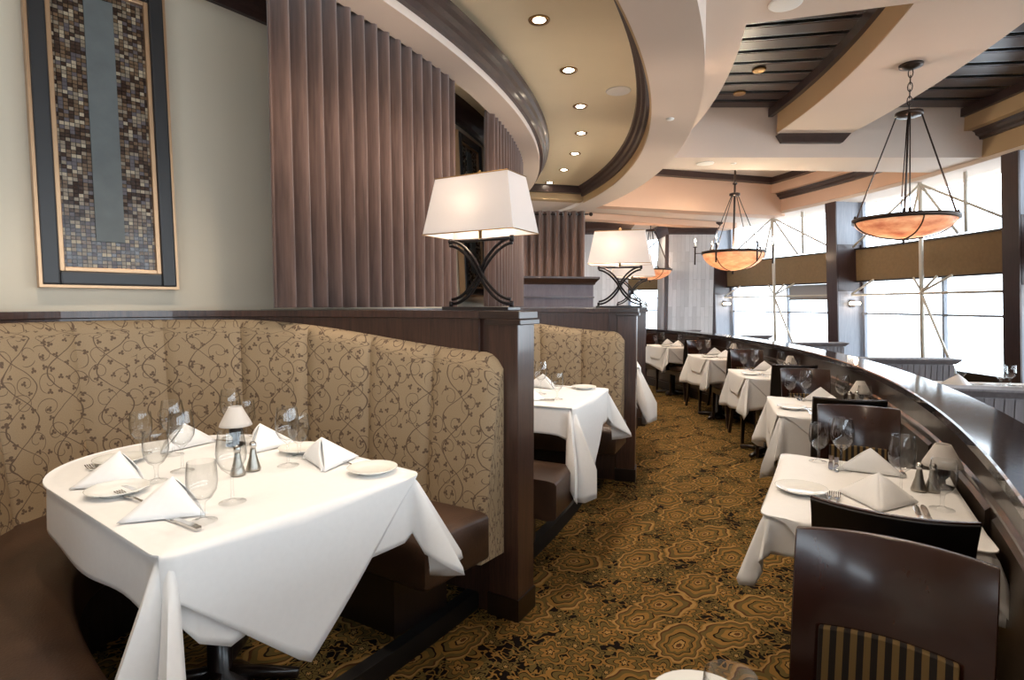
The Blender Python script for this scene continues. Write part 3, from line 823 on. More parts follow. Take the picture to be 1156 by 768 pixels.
# ------------------------------------------------------------------ PICTURES on the left wall
def picture(a0, a1, label, zb=1.475, zt=2.95):
    p0 = W(wall_r(a0, zb), a0, zb); p1 = W(wall_r(a1, zb), a1, zb)
    am = (a0 + a1) / 2; pm = (p0 + p1) / 2; wd = (p1 - p0).length
    root = thing('wall_mosaic', label, 'wall art', pm)
    d = (p1 - p0).normalized(); out = Vector((d.y, -d.x, 0))
    up = Vector((0, 0, 1)) - out * LEAN; up.normalize(); nrm_ = d.cross(up)
    if nrm_.dot(out) < 0: nrm_ = -nrm_
    rot = Matrix((d, up, nrm_)).transposed().to_4x4()
    root.matrix_world = Matrix.Translation(pm + out * 0.03) @ rot
    h = zt - zb; hw_ = wd / 2
    def ring(mb, x, y0, y1, w, z0, z1):
        for b in ((-x, -x + w, y0, y1), (x - w, x, y0, y1), (-x + w, x - w, y0, y0 + w), (-x + w, x - w, y1 - w, y1)):
            mb.box(b[0], b[1], b[2], b[3], z0, z1)
        return mb
    ring(MB(), hw_, 0, h, 0.012, -0.02, 0.035).build('gilt_edge', 'gold', root)
    ring(MB(), hw_ - 0.012, 0.012, h - 0.012, 0.062, -0.02, 0.045).build('frame', 'frame', root, bevel=0.008)
    ring(MB(), hw_ - 0.074, 0.074, h - 0.074, 0.020, -0.015, 0.030).build('inner_gilt', 'gold', root, bevel=0.003)
    x = hw_ - 0.094
    mb = MB(); mb.add([(-x, 0.094, 0.012), (x, 0.094, 0.012), (x, h - 0.094, 0.012), (-x, h - 0.094, 0.012), (-x, 0.094, -0.01), (x, 0.094, -0.01), (x, h - 0.094, -0.01), (-x, h - 0.094, -0.01)],
                      [(0, 1, 2, 3), (7, 6, 5, 4), (0, 4, 5, 1), (1, 5, 6, 2), (2, 6, 7, 3), (3, 7, 4, 0)],
                      [(-x, 0.094), (x, 0.094), (x, h), (-x, h)] * 2)
    mb.build('mosaic_panel', 'mosaic', root)
    MB().box(-0.058, 0.056, 0.094 + 0.125, h - 0.13, 0.012, 0.020).build('slate_strip', 'slate', root)
    return root
picture(-38.5, -34.04, 'large dark framed brown mosaic panel with grey slate strip on the left wall')
picture(-13.9, -9.3, 'second framed mosaic panel glimpsed between the curtains behind the nearest lamp')

# ------------------------------------------------------------------ COLUMNS
def column(x0, x1, y0, y1, h, label):
    cx, cy = (x0 + x1) / 2, (y0 + y1) / 2
    root = thing('stone_column', label, 'column', (cx, cy, 0))
    hx, hy = (x1 - x0) / 2, (y1 - y0) / 2
    def P(x, y, z): return (x, y, z)
    rows = [[(-hx, -hy, z), (hx, -hy, z), (hx, hy, z), (-hx, hy, z)] for z in (0, h - 0.2)]
    mb = MB()
    for (a_, b_) in (((-hx, -hy), (hx, -hy)), ((hx, -hy), (hx, hy)), ((hx, hy), (-hx, hy)), ((-hx, hy), (-hx, -hy))):
        L = math.dist(a_, b_)
        mb.add([(a_[0], a_[1], 0), (b_[0], b_[1], 0), (b_[0], b_[1], h - 0.15), (a_[0], a_[1], h - 0.15)], [(0, 1, 2, 3)], [(0, 0), (L, 0), (L, h), (0, h)])
    mb.build('shaft', 'stone', root)
    rows = []
    for z, e in ((h - 0.24, 0.012), (h - 0.20, 0.02), (h - 0.18, 0.03), (h - 0.12, 0.05), (h - 0.05, 0.10), (h - 0.03, 0.12), (h, 0.12)):
        rows.append([(-hx - e, -hy - e, z), (hx + e, -hy - e, z), (hx + e, hy + e, z), (-hx - e, hy + e, z)])
    MB().loft(rows, True, True).build('crown_cap', 'crown', root)
    return root
column(3.26, 4.20, 11.9, 12.8, 3.09, 'grey striped stone column with dark crown between the two far chandeliers')
column(1.45, 2.42, 11.9, 12.8, 3.09, 'grey stone column with dark crown behind the second lamp')
o = MB().box(-0.03, 0.03, -0.03, 0.03, 0, 2.85).build('corner_trim', 'wood', None)
o.location = (3.22, 11.93, 0); tag(o, 'slim brown wood strip at the left edge of the striped stone column', 'trim')

# ------------------------------------------------------------------ CHANDELIERS
def make_chandelier(R0, depth, rods_top, zc, arms, style, seg):
    root = thing('chandelier', '', 'chandelier')
    # origin at the rim centre; zc = height of canopy above rim
    prof = [(R0 * math.sin(t * PI / 2) if t > 0 else 0.004, -depth * math.cos(t * PI / 2)) for t in [k / 10 for k in range(11)]]
    MB().lathe(prof + [(p[0] * 0.985, p[1] + 0.008) for p in prof[::-1]], 40, closed_ends=False).build('bowl', 'alab', root, True)
    MB().lathe([(R0 - 0.012, -0.015), (R0 + 0.016, -0.018), (R0 + 0.018, 0.016), (R0 - 0.010, 0.016), (R0 - 0.012, -0.015)], 40, closed_ends=False).build('rim', 'bronze', root, True)
    n = 4
    m = MB()
    for k in range(n):
        a = 2 * PI * (k + 0.25) / n
        m.tube([((p[0] + 0.006) * math.cos(a), (p[0] + 0.006) * math.sin(a), p[1] - 0.006) for p in prof], 0.006, 6)
    m.build('bowl_straps', 'bronze', root, True)
    MB().lathe([(0.004, -depth - 0.05), (0.014, -depth - 0.04), (0.008, -depth - 0.02), (0.024, -depth - 0.008), (0.004, -depth)], 12).build('finial', 'bronze', root, True)
    MB().lathe([(0.03, rods_top - 0.03), (0.10 if style == 1 else 0.07, rods_top - 0.02), (0.10 if style == 1 else 0.07, rods_top + 0.01), (0.03, rods_top + 0.02)], 20).build('hub', 'bronze', root, True)
    nr = 6 if style == 1 else 4
    angs = [R(90 * (k // 2) + (8 if k % 2 else 2)) for k in range(8)] if style == 1 else [2 * PI * (k + 0.25) / 4 for k in range(4)]
    for a in angs:
        ra = 0.09 if style == 1 else 0.05
        m = MB().tube([(ra * math.cos(a), ra * math.sin(a), rods_top - 0.02), ((R0 - 0.02) * math.cos(a), (R0 - 0.02) * math.sin(a), 0.03)], 0.0055, 6)
        m.lathe([(0.003, 0.0), (0.012, 0.015), (0.012, 0.04), (0.003, 0.055)], 8, ((R0 - 0.01) * math.cos(a), (R0 - 0.01) * math.sin(a), 0))
        m.build('rod', 'bronze', root, True)
    MB().lathe([(0.01, zc - 0.045), (0.03, zc - 0.04), (0.085, zc - 0.02), (0.09, zc), (0.01, zc)], 20).build('canopy', 'bronze', root, True)
    m = MB()
    if style == 1:
        L0, L1 = rods_top + 0.02, zc - 0.04; nl = int((L1 - L0) / 0.05)
        for i in range(nl):
            z = L0 + (i + 0.5) * (L1 - L0) / nl; hh = (L1 - L0) / nl * 0.68
            pts = []
            for q in range(11):
                w = 2 * PI * q / 10; e = 0.017 * math.cos(w)
                pts.append((e if i % 2 else 0, 0 if i % 2 else e, z + hh * math.sin(w)))
            m.tube(pts, 0.004, 5)
        m.build('chain', 'bronze', root, True)
        MB().tube([(0, 0, rods_top), (0, 0, -depth)], 0.006, 6).build('centre_rod', 'bronze', root, True)
    else:
        m.tube([(0, 0, -depth), (0, 0, zc - 0.03)], 0.014, 8)
        m.lathe([(0.01, 0), (0.03, 0.015), (0.03, 0.03), (0.01, 0.05)], 10, (0, 0, rods_top + 0.12))
        m.build('centre_rod', 'bronze', root, True)
    for k in range(arms):
        a = 2 * PI * (k + 0.5) / arms
        ca, sa = math.cos(a), math.sin(a); rr = R0 + 0.10
        am = MB().tube([(R0 * ca, R0 * sa, 0), (rr * ca, rr * sa, 0.0)], 0.006, 6)
        am.tube([(rr * ca, rr * sa, -0.16), (rr * ca, rr * sa, 0.08)], 0.011, 8)
        am.lathe([(0.004, 0.08), (0.030, 0.085), (0.030, 0.092), (0.004, 0.095)], 10, (rr * ca, rr * sa, 0))
        ao = am.build('candle_arm', 'bronze', root, True)
        MB().lathe([(0.008, 0.095), (0.009, 0.15), (0.004, 0.152)], 8, (rr * ca, rr * sa, 0)).build('candle_tube', 'trimwhite', ao, True)
        MB().lathe([(0.002, 0.152), (0.010, 0.168), (0.004, 0.20), (0.001, 0.21)], 8, (rr * ca, rr * sa, 0)).build('flame_bulb', 'bulb', ao, True)
    return root
ch1 = make_chandelier(0.37, 0.16, 0.88, 1.28, 0, 1, 0)
ch1.location = (3.33, 4.88, 2.12); ch1['label'] = 'large amber bowl chandelier on a chain nearest the windows at right'
ch1.rotation_euler = (0, 0, R(-37))
ch2 = make_chandelier(0.405, 0.25, 0.80, 1.58, 6, 2, 0)
ch2.location = (3.07, 7.95, 2.12); ch2['label'] = 'amber bowl chandelier with candle arms over the middle of the half wall'
ch2.rotation_euler = (0, 0, R(14))
ch3 = make_chandelier(0.42, 0.20, 0.80, 0.98, 0, 1, 0)
ch3.location = (2.80, 11.6, 2.1); ch3['label'] = 'distant bowl chandelier between the second lamp and the stone column'
point(ch1.location + Vector((0, 0, 0.05)), 9, (1, 0.84, 0.68), 0.06)
point(ch2.location + Vector((0, 0, -0.02)), 60, (1, 0.88, 0.66), 0.08)
point(ch3.location + Vector((0, 0, 0.05)), 14, (1, 0.75, 0.5), 0.06)

# ------------------------------------------------------------------ DOWNLIGHTS, SPEAKERS
def make_downlight():
    t = thing('recessed_downlight', '', 'downlight')
    MB().lathe([(0.050, 0.0), (0.068, -0.005), (0.072, 0.002), (0.050, 0.002)], 20).build('trim_ring', 'brass', t, True)
    MB().lathe([(0.001, -0.001), (0.035, -0.001), (0.049, 0.001), (0.001, 0.001)], 16).build('bulb', 'bulb', t)
    return t
for i in range(11):
    a = -44.6 + 5.72 * i
    if i >= 4:
        names = ['closest to the camera', 'second closest', 'third closest', 'fourth closest', 'third from the far end', 'second from the far end', 'farthest']
        place('dl', make_downlight, 'recessed downlight in the gold tray ceiling row, ' + names[i - 4], W(8.37, a, 3.237))
    spot(W(8.37, a, 3.20), TRAY_W, 105, (1.0, 0.86, 0.70))  # first four have no fixture: unseen fill added to extend the row
for a in (-40, -30, -20, -8, 6):
    spot(W(8.25, a, 3.20), 0.001, 100)
# lights over the wall-side tables (only the small white discs on the ring are in view)
def make_disc():
    t = thing('ceiling_disc', '', 'ceiling fixture')
    MB().lathe([(0.001, -0.012), (0.030, -0.010), (0.036, 0.0), (0.001, 0.0)], 16).build('body', 'trimwhite', t, True)
    return t
place('disc', make_disc, 'small white round fixture on the curved ceiling ring beside the tray', W(9.16, -11.9, 3.0))
place('disc', make_disc, 'small white disc under the cross beam above the middle chandelier', W(10.35, 1.5, 3.15))
def make_speaker():
    t = thing('ceiling_speaker', '', 'speaker')
    MB().lathe([(0.092, -0.008), (0.105, -0.006), (0.108, 0.0), (0.092, 0.0)], 28).build('rim', 'trimwhite', t, True)
    MB().lathe([(0.001, -0.004), (0.091, -0.004), (0.091, 0.0), (0.001, 0.0)], 28).build('grille', 'white', t)
    return t
place('spk', make_speaker, 'large round white ceiling speaker at the top edge', W(9.88, -17.6, 3.4))
place('spk', make_speaker, 'round speaker in the gold tray ceiling beside the downlights', W(8.72, -12.4, 3.24))
place('spk', make_speaker, 'round speaker under the cross beam left of the middle chandelier', W(10.0, 1.6, 3.15))
for r, a in ((10.2, -40), (10.2, -29.4), (10.2, -22)):
    spot(W(r, a, 3.38), BEAM_W, 120)
for r, a in ((9.5, -12), (9.5, -3)):
    spot(W(r, a, 3.38), BEAM_W, 120)
for r, a in ((11.1, 7), (11.1, 13), (10, 10), (12.2, 10), (10.5, 20.5), (11.8, 27), (9.5, 28)):
    spot(W(r, a, 3.05 if a > 18 else 3.68), BEAM_W, 140)

# ------------------------------------------------------------------ CHAIRS
def make_chair():
    root = thing('dining_chair', '', 'chair')
    # local: +y is behind the sitter (back), seat towards -y, x sideways
    hw_b, hw_t = 0.165, 0.172
    def back_pt(s, z, d):       # s in -1..1 across
        t = (z - 0.44) / 0.47
        half = hw_b + (hw_t - hw_b) * t * t
        y = 0.0 + 0.075 * t * t + 0.050 * (1 - s * s) - 0.0
        if t > 0.93: y += 0.012 * (t - 0.93) / 0.07
        return (s * half, y + d, z)
    def panel(z0, z1, s0, s1, d0, d1, nz=6, ns=12):
        rows = []; uvs = []
        for k in range(nz + 1):
            z = z0 + (z1 - z0) * k / nz
            ring = [back_pt(s0 + (s1 - s0) * j / ns, z, d0) for j in range(ns + 1)]
            ring += [back_pt(s1 + (s0 - s1) * j / ns, z, d1) for j in range(ns + 1)]
            rows.append(ring); uvs.append([(p[0], p[2]) for p in ring])
        return MB().loft(rows, True, True, lambda i, j: uvs[i][j])
    panel(0.44, 0.91, -1, 1, 0.0, 0.014, 8).build('backrest', 'wood_chair', root, True, auto=40, bevel=0.003)
    panel(0.43, 0.906, -0.99, 0.99, 0.0145, 0.026, 8).build('back_shade_layer', 'backlit_shade', root, True, auto=40, bevel=0.003)['label'] = 'rear face of the chair back, blackened as backlit shade'  # added layer, its black imitates the back being against the light
    panel(0.47, 0.725, -0.70, 0.70, -0.014, 0.001, 4).build('striped_pad', 'stripe', root, True, auto=40, bevel=0.004)
    m = MB()
    z0 = 0.40
    rows = []
    for z, e in ((0.405, 0.0), (0.45, 0.0), (0.468, -0.012), (0.476, -0.05)):
        rows.append([(-0.195 - e, -0.42 - e, z), (0.195 + e, -0.42 - e, z), (0.17 + e, -0.005 + e, z), (-0.17 - e, -0.005 + e, z)])
    m.loft(rows, True, True).build('seat', 'leather', root, True, auto=60, bevel=0.012)
    m = MB()
    m.box(-0.185, 0.185, -0.41, -0.39, 0.34, 0.405).box(-0.165, 0.165, -0.01, 0.012, 0.34, 0.44)
    m.box(-0.19, -0.17, -0.40, 0.0, 0.34, 0.405).box(0.17, 0.19, -0.40, 0.0, 0.34, 0.405)
    m.build('apron', 'wood_black', root)
    for sx in (-1, 1):
        MB().loft([[(sx * 0.17 - q, -0.395 - q, 0), (sx * 0.17 + q, -0.395 - q, 0), (sx * 0.17 + q, -0.395 + q, 0), (sx * 0.17 - q, -0.395 + q, 0)] for q in (0.013,)] +
                  [[(sx * 0.17 - 0.02, -0.40 - 0.015, 0.40), (sx * 0.17 + 0.02, -0.40 - 0.015, 0.40), (sx * 0.17 + 0.02, -0.40 + 0.025, 0.40), (sx * 0.17 - 0.02, -0.40 + 0.025, 0.40)]], True, True).build('leg', 'wood_black', root)
        rows = []
        for z, y in ((0, 0.10), (0.15, 0.05), (0.30, 0.015), (0.46, 0.012)):
            rows.append([(sx * 0.155 - 0.015, y - 0.016, z), (sx * 0.155 + 0.015, y - 0.016, z), (sx * 0.155 + 0.015, y + 0.016, z), (sx * 0.155 - 0.015, y + 0.016, z)])
        MB().loft(rows, True, True).build('leg', 'wood_black', root)
    return root
CG = 'wood backed chairs at the wall-side tables'
TN = ['foremost table below the frame', 'nearest wall-side table', 'second wall-side table', 'third wall-side table', 'fourth wall-side table', 'farthest wall-side table']
TC = [-39.6, -29.4, -19.5, -9.3, 0.6, 10.9]
TR = [10.12, 10.12, 10.12, 10.12, 10.17, 10.30]
far_a = [-35.1, -24.9, -15.3, -4.8, 4.7, 14.8]
near_a = [None, -32.6, -22.3, -12.45, -2.5, 7.7]
fl = ['glossy red-brown chair in the right foreground, its striped pad and wood back facing the camera',
      'red-brown chair facing the camera just beyond the nearest set table',
      'red-brown chair facing the camera beyond the second wall-side table',
      'red-brown chair facing the camera beyond the third wall-side table',
      'brown chair beyond the fourth wall-side table, backing the farthest table',
      'farthest brown chair at the end of the half wall']
nl = [None, 'black-looking chair back right behind the glossy foreground chair at the nearest set table',
      'dark chair seen from behind at the near side of the second wall-side table',
      'dark chair seen from behind at the near side of the third wall-side table',
      'dark chair seen from behind at the near side of the fourth wall-side table',
      'dark chair turned sideways at the near side of the farthest table']
for i in range(6):
    # far chair: sitter looks back towards the camera (-tangential); its back is the +y side
    rr = TR[i] + 0.045
    place('chair', make_chair, fl[i], W(rr, far_a[i] , 0) + Vector((0, 0, 0)), R(far_a[i]), CG)
    if near_a[i] is not None:
        place('chair', make_chair, nl[i], W(rr, near_a[i], 0), R(near_a[i] + 180), CG)

# ------------------------------------------------------------------ TABLES, CLOTHS
def rect_outline(x0, x1, y0, y1, rc=0.02, nseg=14, ncorner=11):
    """ccw points with fanned normals: (x, y, nx, ny, cornerness)"""
    out = []
    cs = [(x1 - rc, y0 + rc, -90), (x1 - rc, y1 - rc, 0), (x0 + rc, y1 - rc, 90), (x0 + rc, y0 + rc, 180)]
    for k, (cx, cy, a0) in enumerate(cs):
        for j in range(ncorner):
            a = R(a0 + 90 * j / (ncorner - 1))
            out.append((cx + rc * math.cos(a), cy + rc * math.sin(a), math.cos(a), math.sin(a), math.sin(PI * j / (ncorner - 1)), k))
        nx_, ny_ = cs[(k + 1) % 4][0], cs[(k + 1) % 4][1]; a = R(a0 + 90)
        for j in range(1, nseg):
            t = j / nseg
            out.append((cx + (nx_ - cx) * t + rc * math.cos(a), cy + (ny_ - cy) * t + rc * math.sin(a), math.cos(a), math.sin(a), 0.0, -1))
    return out
def race_outline(L, hw_, rc=0.03):
    """table from x=-0.0 (aisle end, square corners) to x=-L with a half round end"""
    out = []
    ncn = 11
    def corner(cx, cy, a0, k):
        for j in range(ncn):
            a = R(a0 + 90 * j / (ncn - 1))
            out.append((cx + rc * math.cos(a), cy + rc * math.sin(a), math.cos(a), math.sin(a), math.sin(PI * j / (ncn - 1)), k))
    corner(-rc, -hw_ + rc, -90, 0)
    for j in range(1, 20): out.append((0, (-hw_ + rc) + (2 * hw_ - 2 * rc) * j / 20, 1, 0, 0, -1))
    corner(-rc, hw_ - rc, 0, 1)
    for j in range(1, 16): out.append((-rc - (L - hw_ - rc) * j / 16, hw_, 0, 1, 0, -2))
    for j in range(31):
        a = R(90 + 180 * j / 30)
        out.append((-(L - hw_) + hw_ * math.cos(a), hw_ * math.sin(a), math.cos(a), math.sin(a), 0, -3))
    for j in range(1, 16): out.append((-(L - hw_) + (L - hw_ - rc) * j / 16, -hw_, 0, -1, 0, -4))
    return out
def square_hem(cx, cy, half, phi):
    """distance from an outline point along its normal to a turned square sheet"""
    def f(p):
        x, y = p[0] - cx, p[1] - cy; c, s = math.cos(-phi), math.sin(-phi)
        px, py = x * c - y * s, x * s + y * c; dx, dy = p[2] * c - p[3] * s, p[2] * s + p[3] * c
        t = 9.0
        for q, d in ((px, dx), (py, dy)):
            if d > 1e-6: t = min(t, (half - q) / d)
            elif d < -1e-6: t = min(t, (-half - q) / d)
        return max(0.0, t)
    return f
def cloth_mesh(out, ztop, hem, seed=0, lift=0.0, cornerflare=0.10, K=9, wave=0.004):
    rnd = random.Random(seed); ph = rnd.random() * 6
    n = len(out); rows = []
    cx = sum(p[0] for p in out) / n; cy = sum(p[1] for p in out) / n
    s = 0; S_ = []
    for i in range(n):
        if i: s += math.dist(out[i][:2], out[i - 1][:2])
        S_.append(s)
    rows.append([(cx + (p[0] - cx) * 0.5, cy + (p[1] - cy) * 0.5, ztop + lift) for p in out])
    rows.append([(p[0] - p[2] * 0.012, p[1] - p[3] * 0.012, ztop + lift) for p in out])
    for k in range(K + 1):
        t = k / K; row = []
        for i, p in enumerate(out):
            L = max(0.004, hem(p)); z = L * t
            g = 1 - math.exp(-z * 9)
            fl_ = 0.006 + lift + wave * g * (1 + math.sin(S_[i] * 13 + ph)) + 0.02 * z
            if p[4] > 0:
                # corner: the spare cloth falls in a pleat
                fan = p[4]; c = cornerflare
                th = math.asin(min(1, fan))
                pleat = 0.22 + 0.88 * abs(math.sin(th * 2)) ** 1.6 + 0.35 * (math.sin(th * 3 + ph) if seed % 2 else 0)
                fl_ += c * fan ** 0.6 * pleat * min(1.0, z / 0.30) 
            dx = 0.006 * math.sin(S_[i] * 7 + ph * 2) * z * 6
            zc = ztop + lift - max(0, z) - (0.0)
            if k == 0: fl_ = 0.004 + lift; zc = ztop + lift - 0.004
            row.append((p[0] + p[2] * fl_ - p[3] * dx * 0.2, p[1] + p[3] * fl_ + p[2] * dx * 0.2, zc))
        rows.append(row)
    mb = MB(); mb.loft(rows, True, False)
    # close the top
    m = len(rows[0]); base = 0
    mb.v.append((cx, cy, ztop + lift)); mb.uv.append((0, 0)); ci = len(mb.v) - 1
    for j in range(m): mb.f.append((ci, base + j, base + (j + 1) % m))
    return mb
def pedestal_table(loc, rz, hx, hy, z, label, cx=0.0, cy=0.0, outline=None):
    t = thing('dining_table', label, 'table', loc, rz)
    if outline: pts = outline
    else: pts = rect_outline(cx - hx, cx + hx, cy - hy, cy + hy)
    n = len(pts)
    MB().loft([[(p[0] - p[2] * 0.004, p[1] - p[3] * 0.004, zz) for p in pts] for zz in (z - 0.035, z - 0.006)], True, True).build('tabletop', 'wood_black', t)
    MB().lathe([(0.11, 0.0), (0.10, 0.03), (0.04, 0.06), (0.038, z - 0.07), (0.10, z - 0.05), (0.10, z - 0.035)], 16, (cx, cy, 0)).build('pedestal', 'wood_black', t, True)
    for k in range(4):
        a = PI / 4 + k * PI / 2; q = 0.26
        MB().tube([(cx, cy, 0.05), (cx + q * 0.6 * math.cos(a), cy + q * 0.6 * math.sin(a), 0.035), (cx + q * math.cos(a), cy + q * math.sin(a), 0.02)], [0.024, 0.020, 0.018], 8).build('foot', 'wood_black', t, True)
    return t

# ------------------------------------------------------------------ TABLEWARE prototypes (origin on the table)
def make_wine():
    prof = [(0.036, 0.0), (0.036, 0.002), (0.012, 0.006), (0.0045, 0.014), (0.0036, 0.05), (0.0040, 0.078), (0.012, 0.086), (0.028, 0.100), (0.038, 0.120), (0.0405, 0.142), (0.038, 0.170), (0.0325, 0.205)]
    innerp = [(0.0315, 0.205), (0.037, 0.170), (0.0393, 0.142), (0.0368, 0.121), (0.0265, 0.1015), (0.006, 0.090), (0.0005, 0.089)]
    o = MB().lathe(prof + innerp, 22, closed_ends=False).build('wine_glass', 'glass', None, True, auto=60)
    return tag(o, '', 'glass')
def make_goblet():
    prof = [(0.034, 0.0), (0.034, 0.002), (0.012, 0.006), (0.006, 0.014), (0.0052, 0.035), (0.008, 0.052), (0.022, 0.062), (0.034, 0.082), (0.0375, 0.105), (0.036, 0.135), (0.0335, 0.158)]
    innerp = [(0.0325, 0.158), (0.035, 0.135), (0.0363, 0.105), (0.0327, 0.083), (0.020, 0.064), (0.0005, 0.057)]
    o = MB().lathe(prof + innerp, 22, closed_ends=False).build('water_goblet', 'glass', None, True, auto=60)
    return tag(o, '', 'glass')
def make_plate():
    prof = [(0.001, 0.004), (0.040, 0.004), (0.042, 0.0), (0.048, 0.0), (0.055, 0.006), (0.082, 0.016), (0.083, 0.018), (0.080, 0.0185), (0.055, 0.010), (0.046, 0.008), (0.001, 0.008)]
    o = MB().lathe(prof, 32, closed_ends=False).build('bread_plate', 'china', None, True)
    return tag(o, '', 'plate')
def make_napkin():
    """pyramid fold: ridge towards -y, open behind"""
    T = Vector((0, 0.02, 0.092)); F = Vector((0, -0.115, 0.003)); A = Vector((-0.115, 0.05, 0.003)); B = Vector((0.115, 0.05, 0.003))
    mb = MB()
    for P_, sg in ((A, -1), (B, 1)):
        n = 8; rows = []
        for i in range(n + 1):
            row = []
            for j in range(n + 1):
                u = i / n; v = j / n
                p = T.lerp(F, u).lerp(T.lerp(P_, u), v)
                q = T + (F - T) * u * (1 - v) + (P_ - T) * u * v
                bul = 0.010 * math.sin(PI * v) * math.sin(PI * min(1, u * 1.0)) 
                out = Vector((sg * 0.55, -0.5, 0.5))
                row.append(q + out * bul * (1.0 if v < 0.98 else 0))
            rows.append(row)
        mb.loft(rows)
    # inner fold layers
    for P_, sg in ((A, -1), (B, 1)):
        rows = []
        for i in range(7):
            row = []
            for j in range(7):
                u = i / 6; v = j / 6
                q = Vector((0, 0.03, 0.080)) + (Vector((0, -0.06, 0.003)) - T) * u * (1 - v) + (P_ * 0.93 + Vector((0, 0.006, 0)) - T) * u * v
                q.z = max(0.002, q.z)
                row.append(q)
            rows.append(row)
        mb.loft(rows)
    rows = [[T.lerp(A.lerp(B, j / 6), i / 6) + Vector((0, 0.012 * math.sin(PI * i / 6), 0)) for j in range(7)] for i in range(7)]
    mb.loft(rows)
    o = mb.build('folded_napkin', 'napkin', None, True, solid=0.0022, auto=70)
    return tag(o, '', 'napkin')
def make_fork():
    mb = MB(); rows = []
    for y, w, z in ((-0.10, 0.006, 0.003), (-0.09, 0.0075, 0.0035), (-0.03, 0.0035, 0.005), (0.02, 0.003, 0.007), (0.04, 0.009, 0.006), (0.055, 0.0115, 0.004)):
        rows.append([(-w, y, z), (w, y, z), (w, y, z + 0.0022), (-w, y, z + 0.0022)])
    mb.loft(rows, True, True)
    for k in range(4):
        x = -0.0093 + k * 0.0062
        mb.loft([[(x - 0.0016, y, z), (x + 0.0016, y, z), (x + 0.0016, y, z + 0.002), (x - 0.0016, y, z + 0.002)] for y, z in ((0.053, 0.004), (0.08, 0.005), (0.098, 0.009))], True, True)
    return tag(mb.build('dinner_fork', 'silver', None), '', 'fork')
def make_knife():
    mb = MB(); rows = []
    for y, w, h in ((-0.11, 0.006, 0.006), (-0.105, 0.0085, 0.008), (-0.02, 0.0065, 0.007), (-0.01, 0.005, 0.005), (0.0, 0.008, 0.0025), (0.08, 0.009, 0.002), (0.105, 0.006, 0.002), (0.115, 0.001, 0.002)):
        rows.append([(-w, y, 0.001), (w, y, 0.001), (w, y, 0.001 + h), (-w, y, 0.001 + h)])
    mb.loft(rows, True, True)
    return tag(mb.build('table_knife', 'silver', None), '', 'knife')
def make_shaker():
    t = thing('seasoning_shaker', '', 'shaker')
    MB().lathe([(0.001, 0), (0.023, 0.0), (0.024, 0.006), (0.021, 0.016), (0.013, 0.045), (0.009, 0.07), (0.008, 0.076), (0.001, 0.078)], 16, closed_ends=False).build('body', 'pewter', t, True)
    MB().lathe([(0.008, 0.076), (0.0115, 0.080), (0.011, 0.092), (0.006, 0.098), (0.001, 0.099)], 14, closed_ends=False).build('cap', 'silver', t, True)
    return t
def make_candle():
    t = thing('candle_lamp', '', 'table lamp')
    MB().lathe([(0.001, 0), (0.036, 0.0), (0.037, 0.006), (0.014, 0.012), (0.012, 0.03), (0.024, 0.045), (0.026, 0.062), (0.016, 0.078), (0.008, 0.085), (0.008, 0.11), (0.001, 0.11)], 16, closed_ends=False).build('base', 'iron', t, True)
    MB().lathe([(0.060, 0.078), (0.0555, 0.090), (0.024, 0.152), (0.023, 0.154)], 24, closed_ends=False).build('mini_shade', 'minishade', t, True, solid=0.002)
    return t
def put(key, mk, base, rz, x, y, label, rot=0.0, group=None, dz=0.0):
    c, s = math.cos(rz), math.sin(rz)
    loc = Vector((base.x + x * c - y * s, base.y + x * s + y * c, base.z + dz))
    return place(key, mk, label, loc, rz + rot, group)

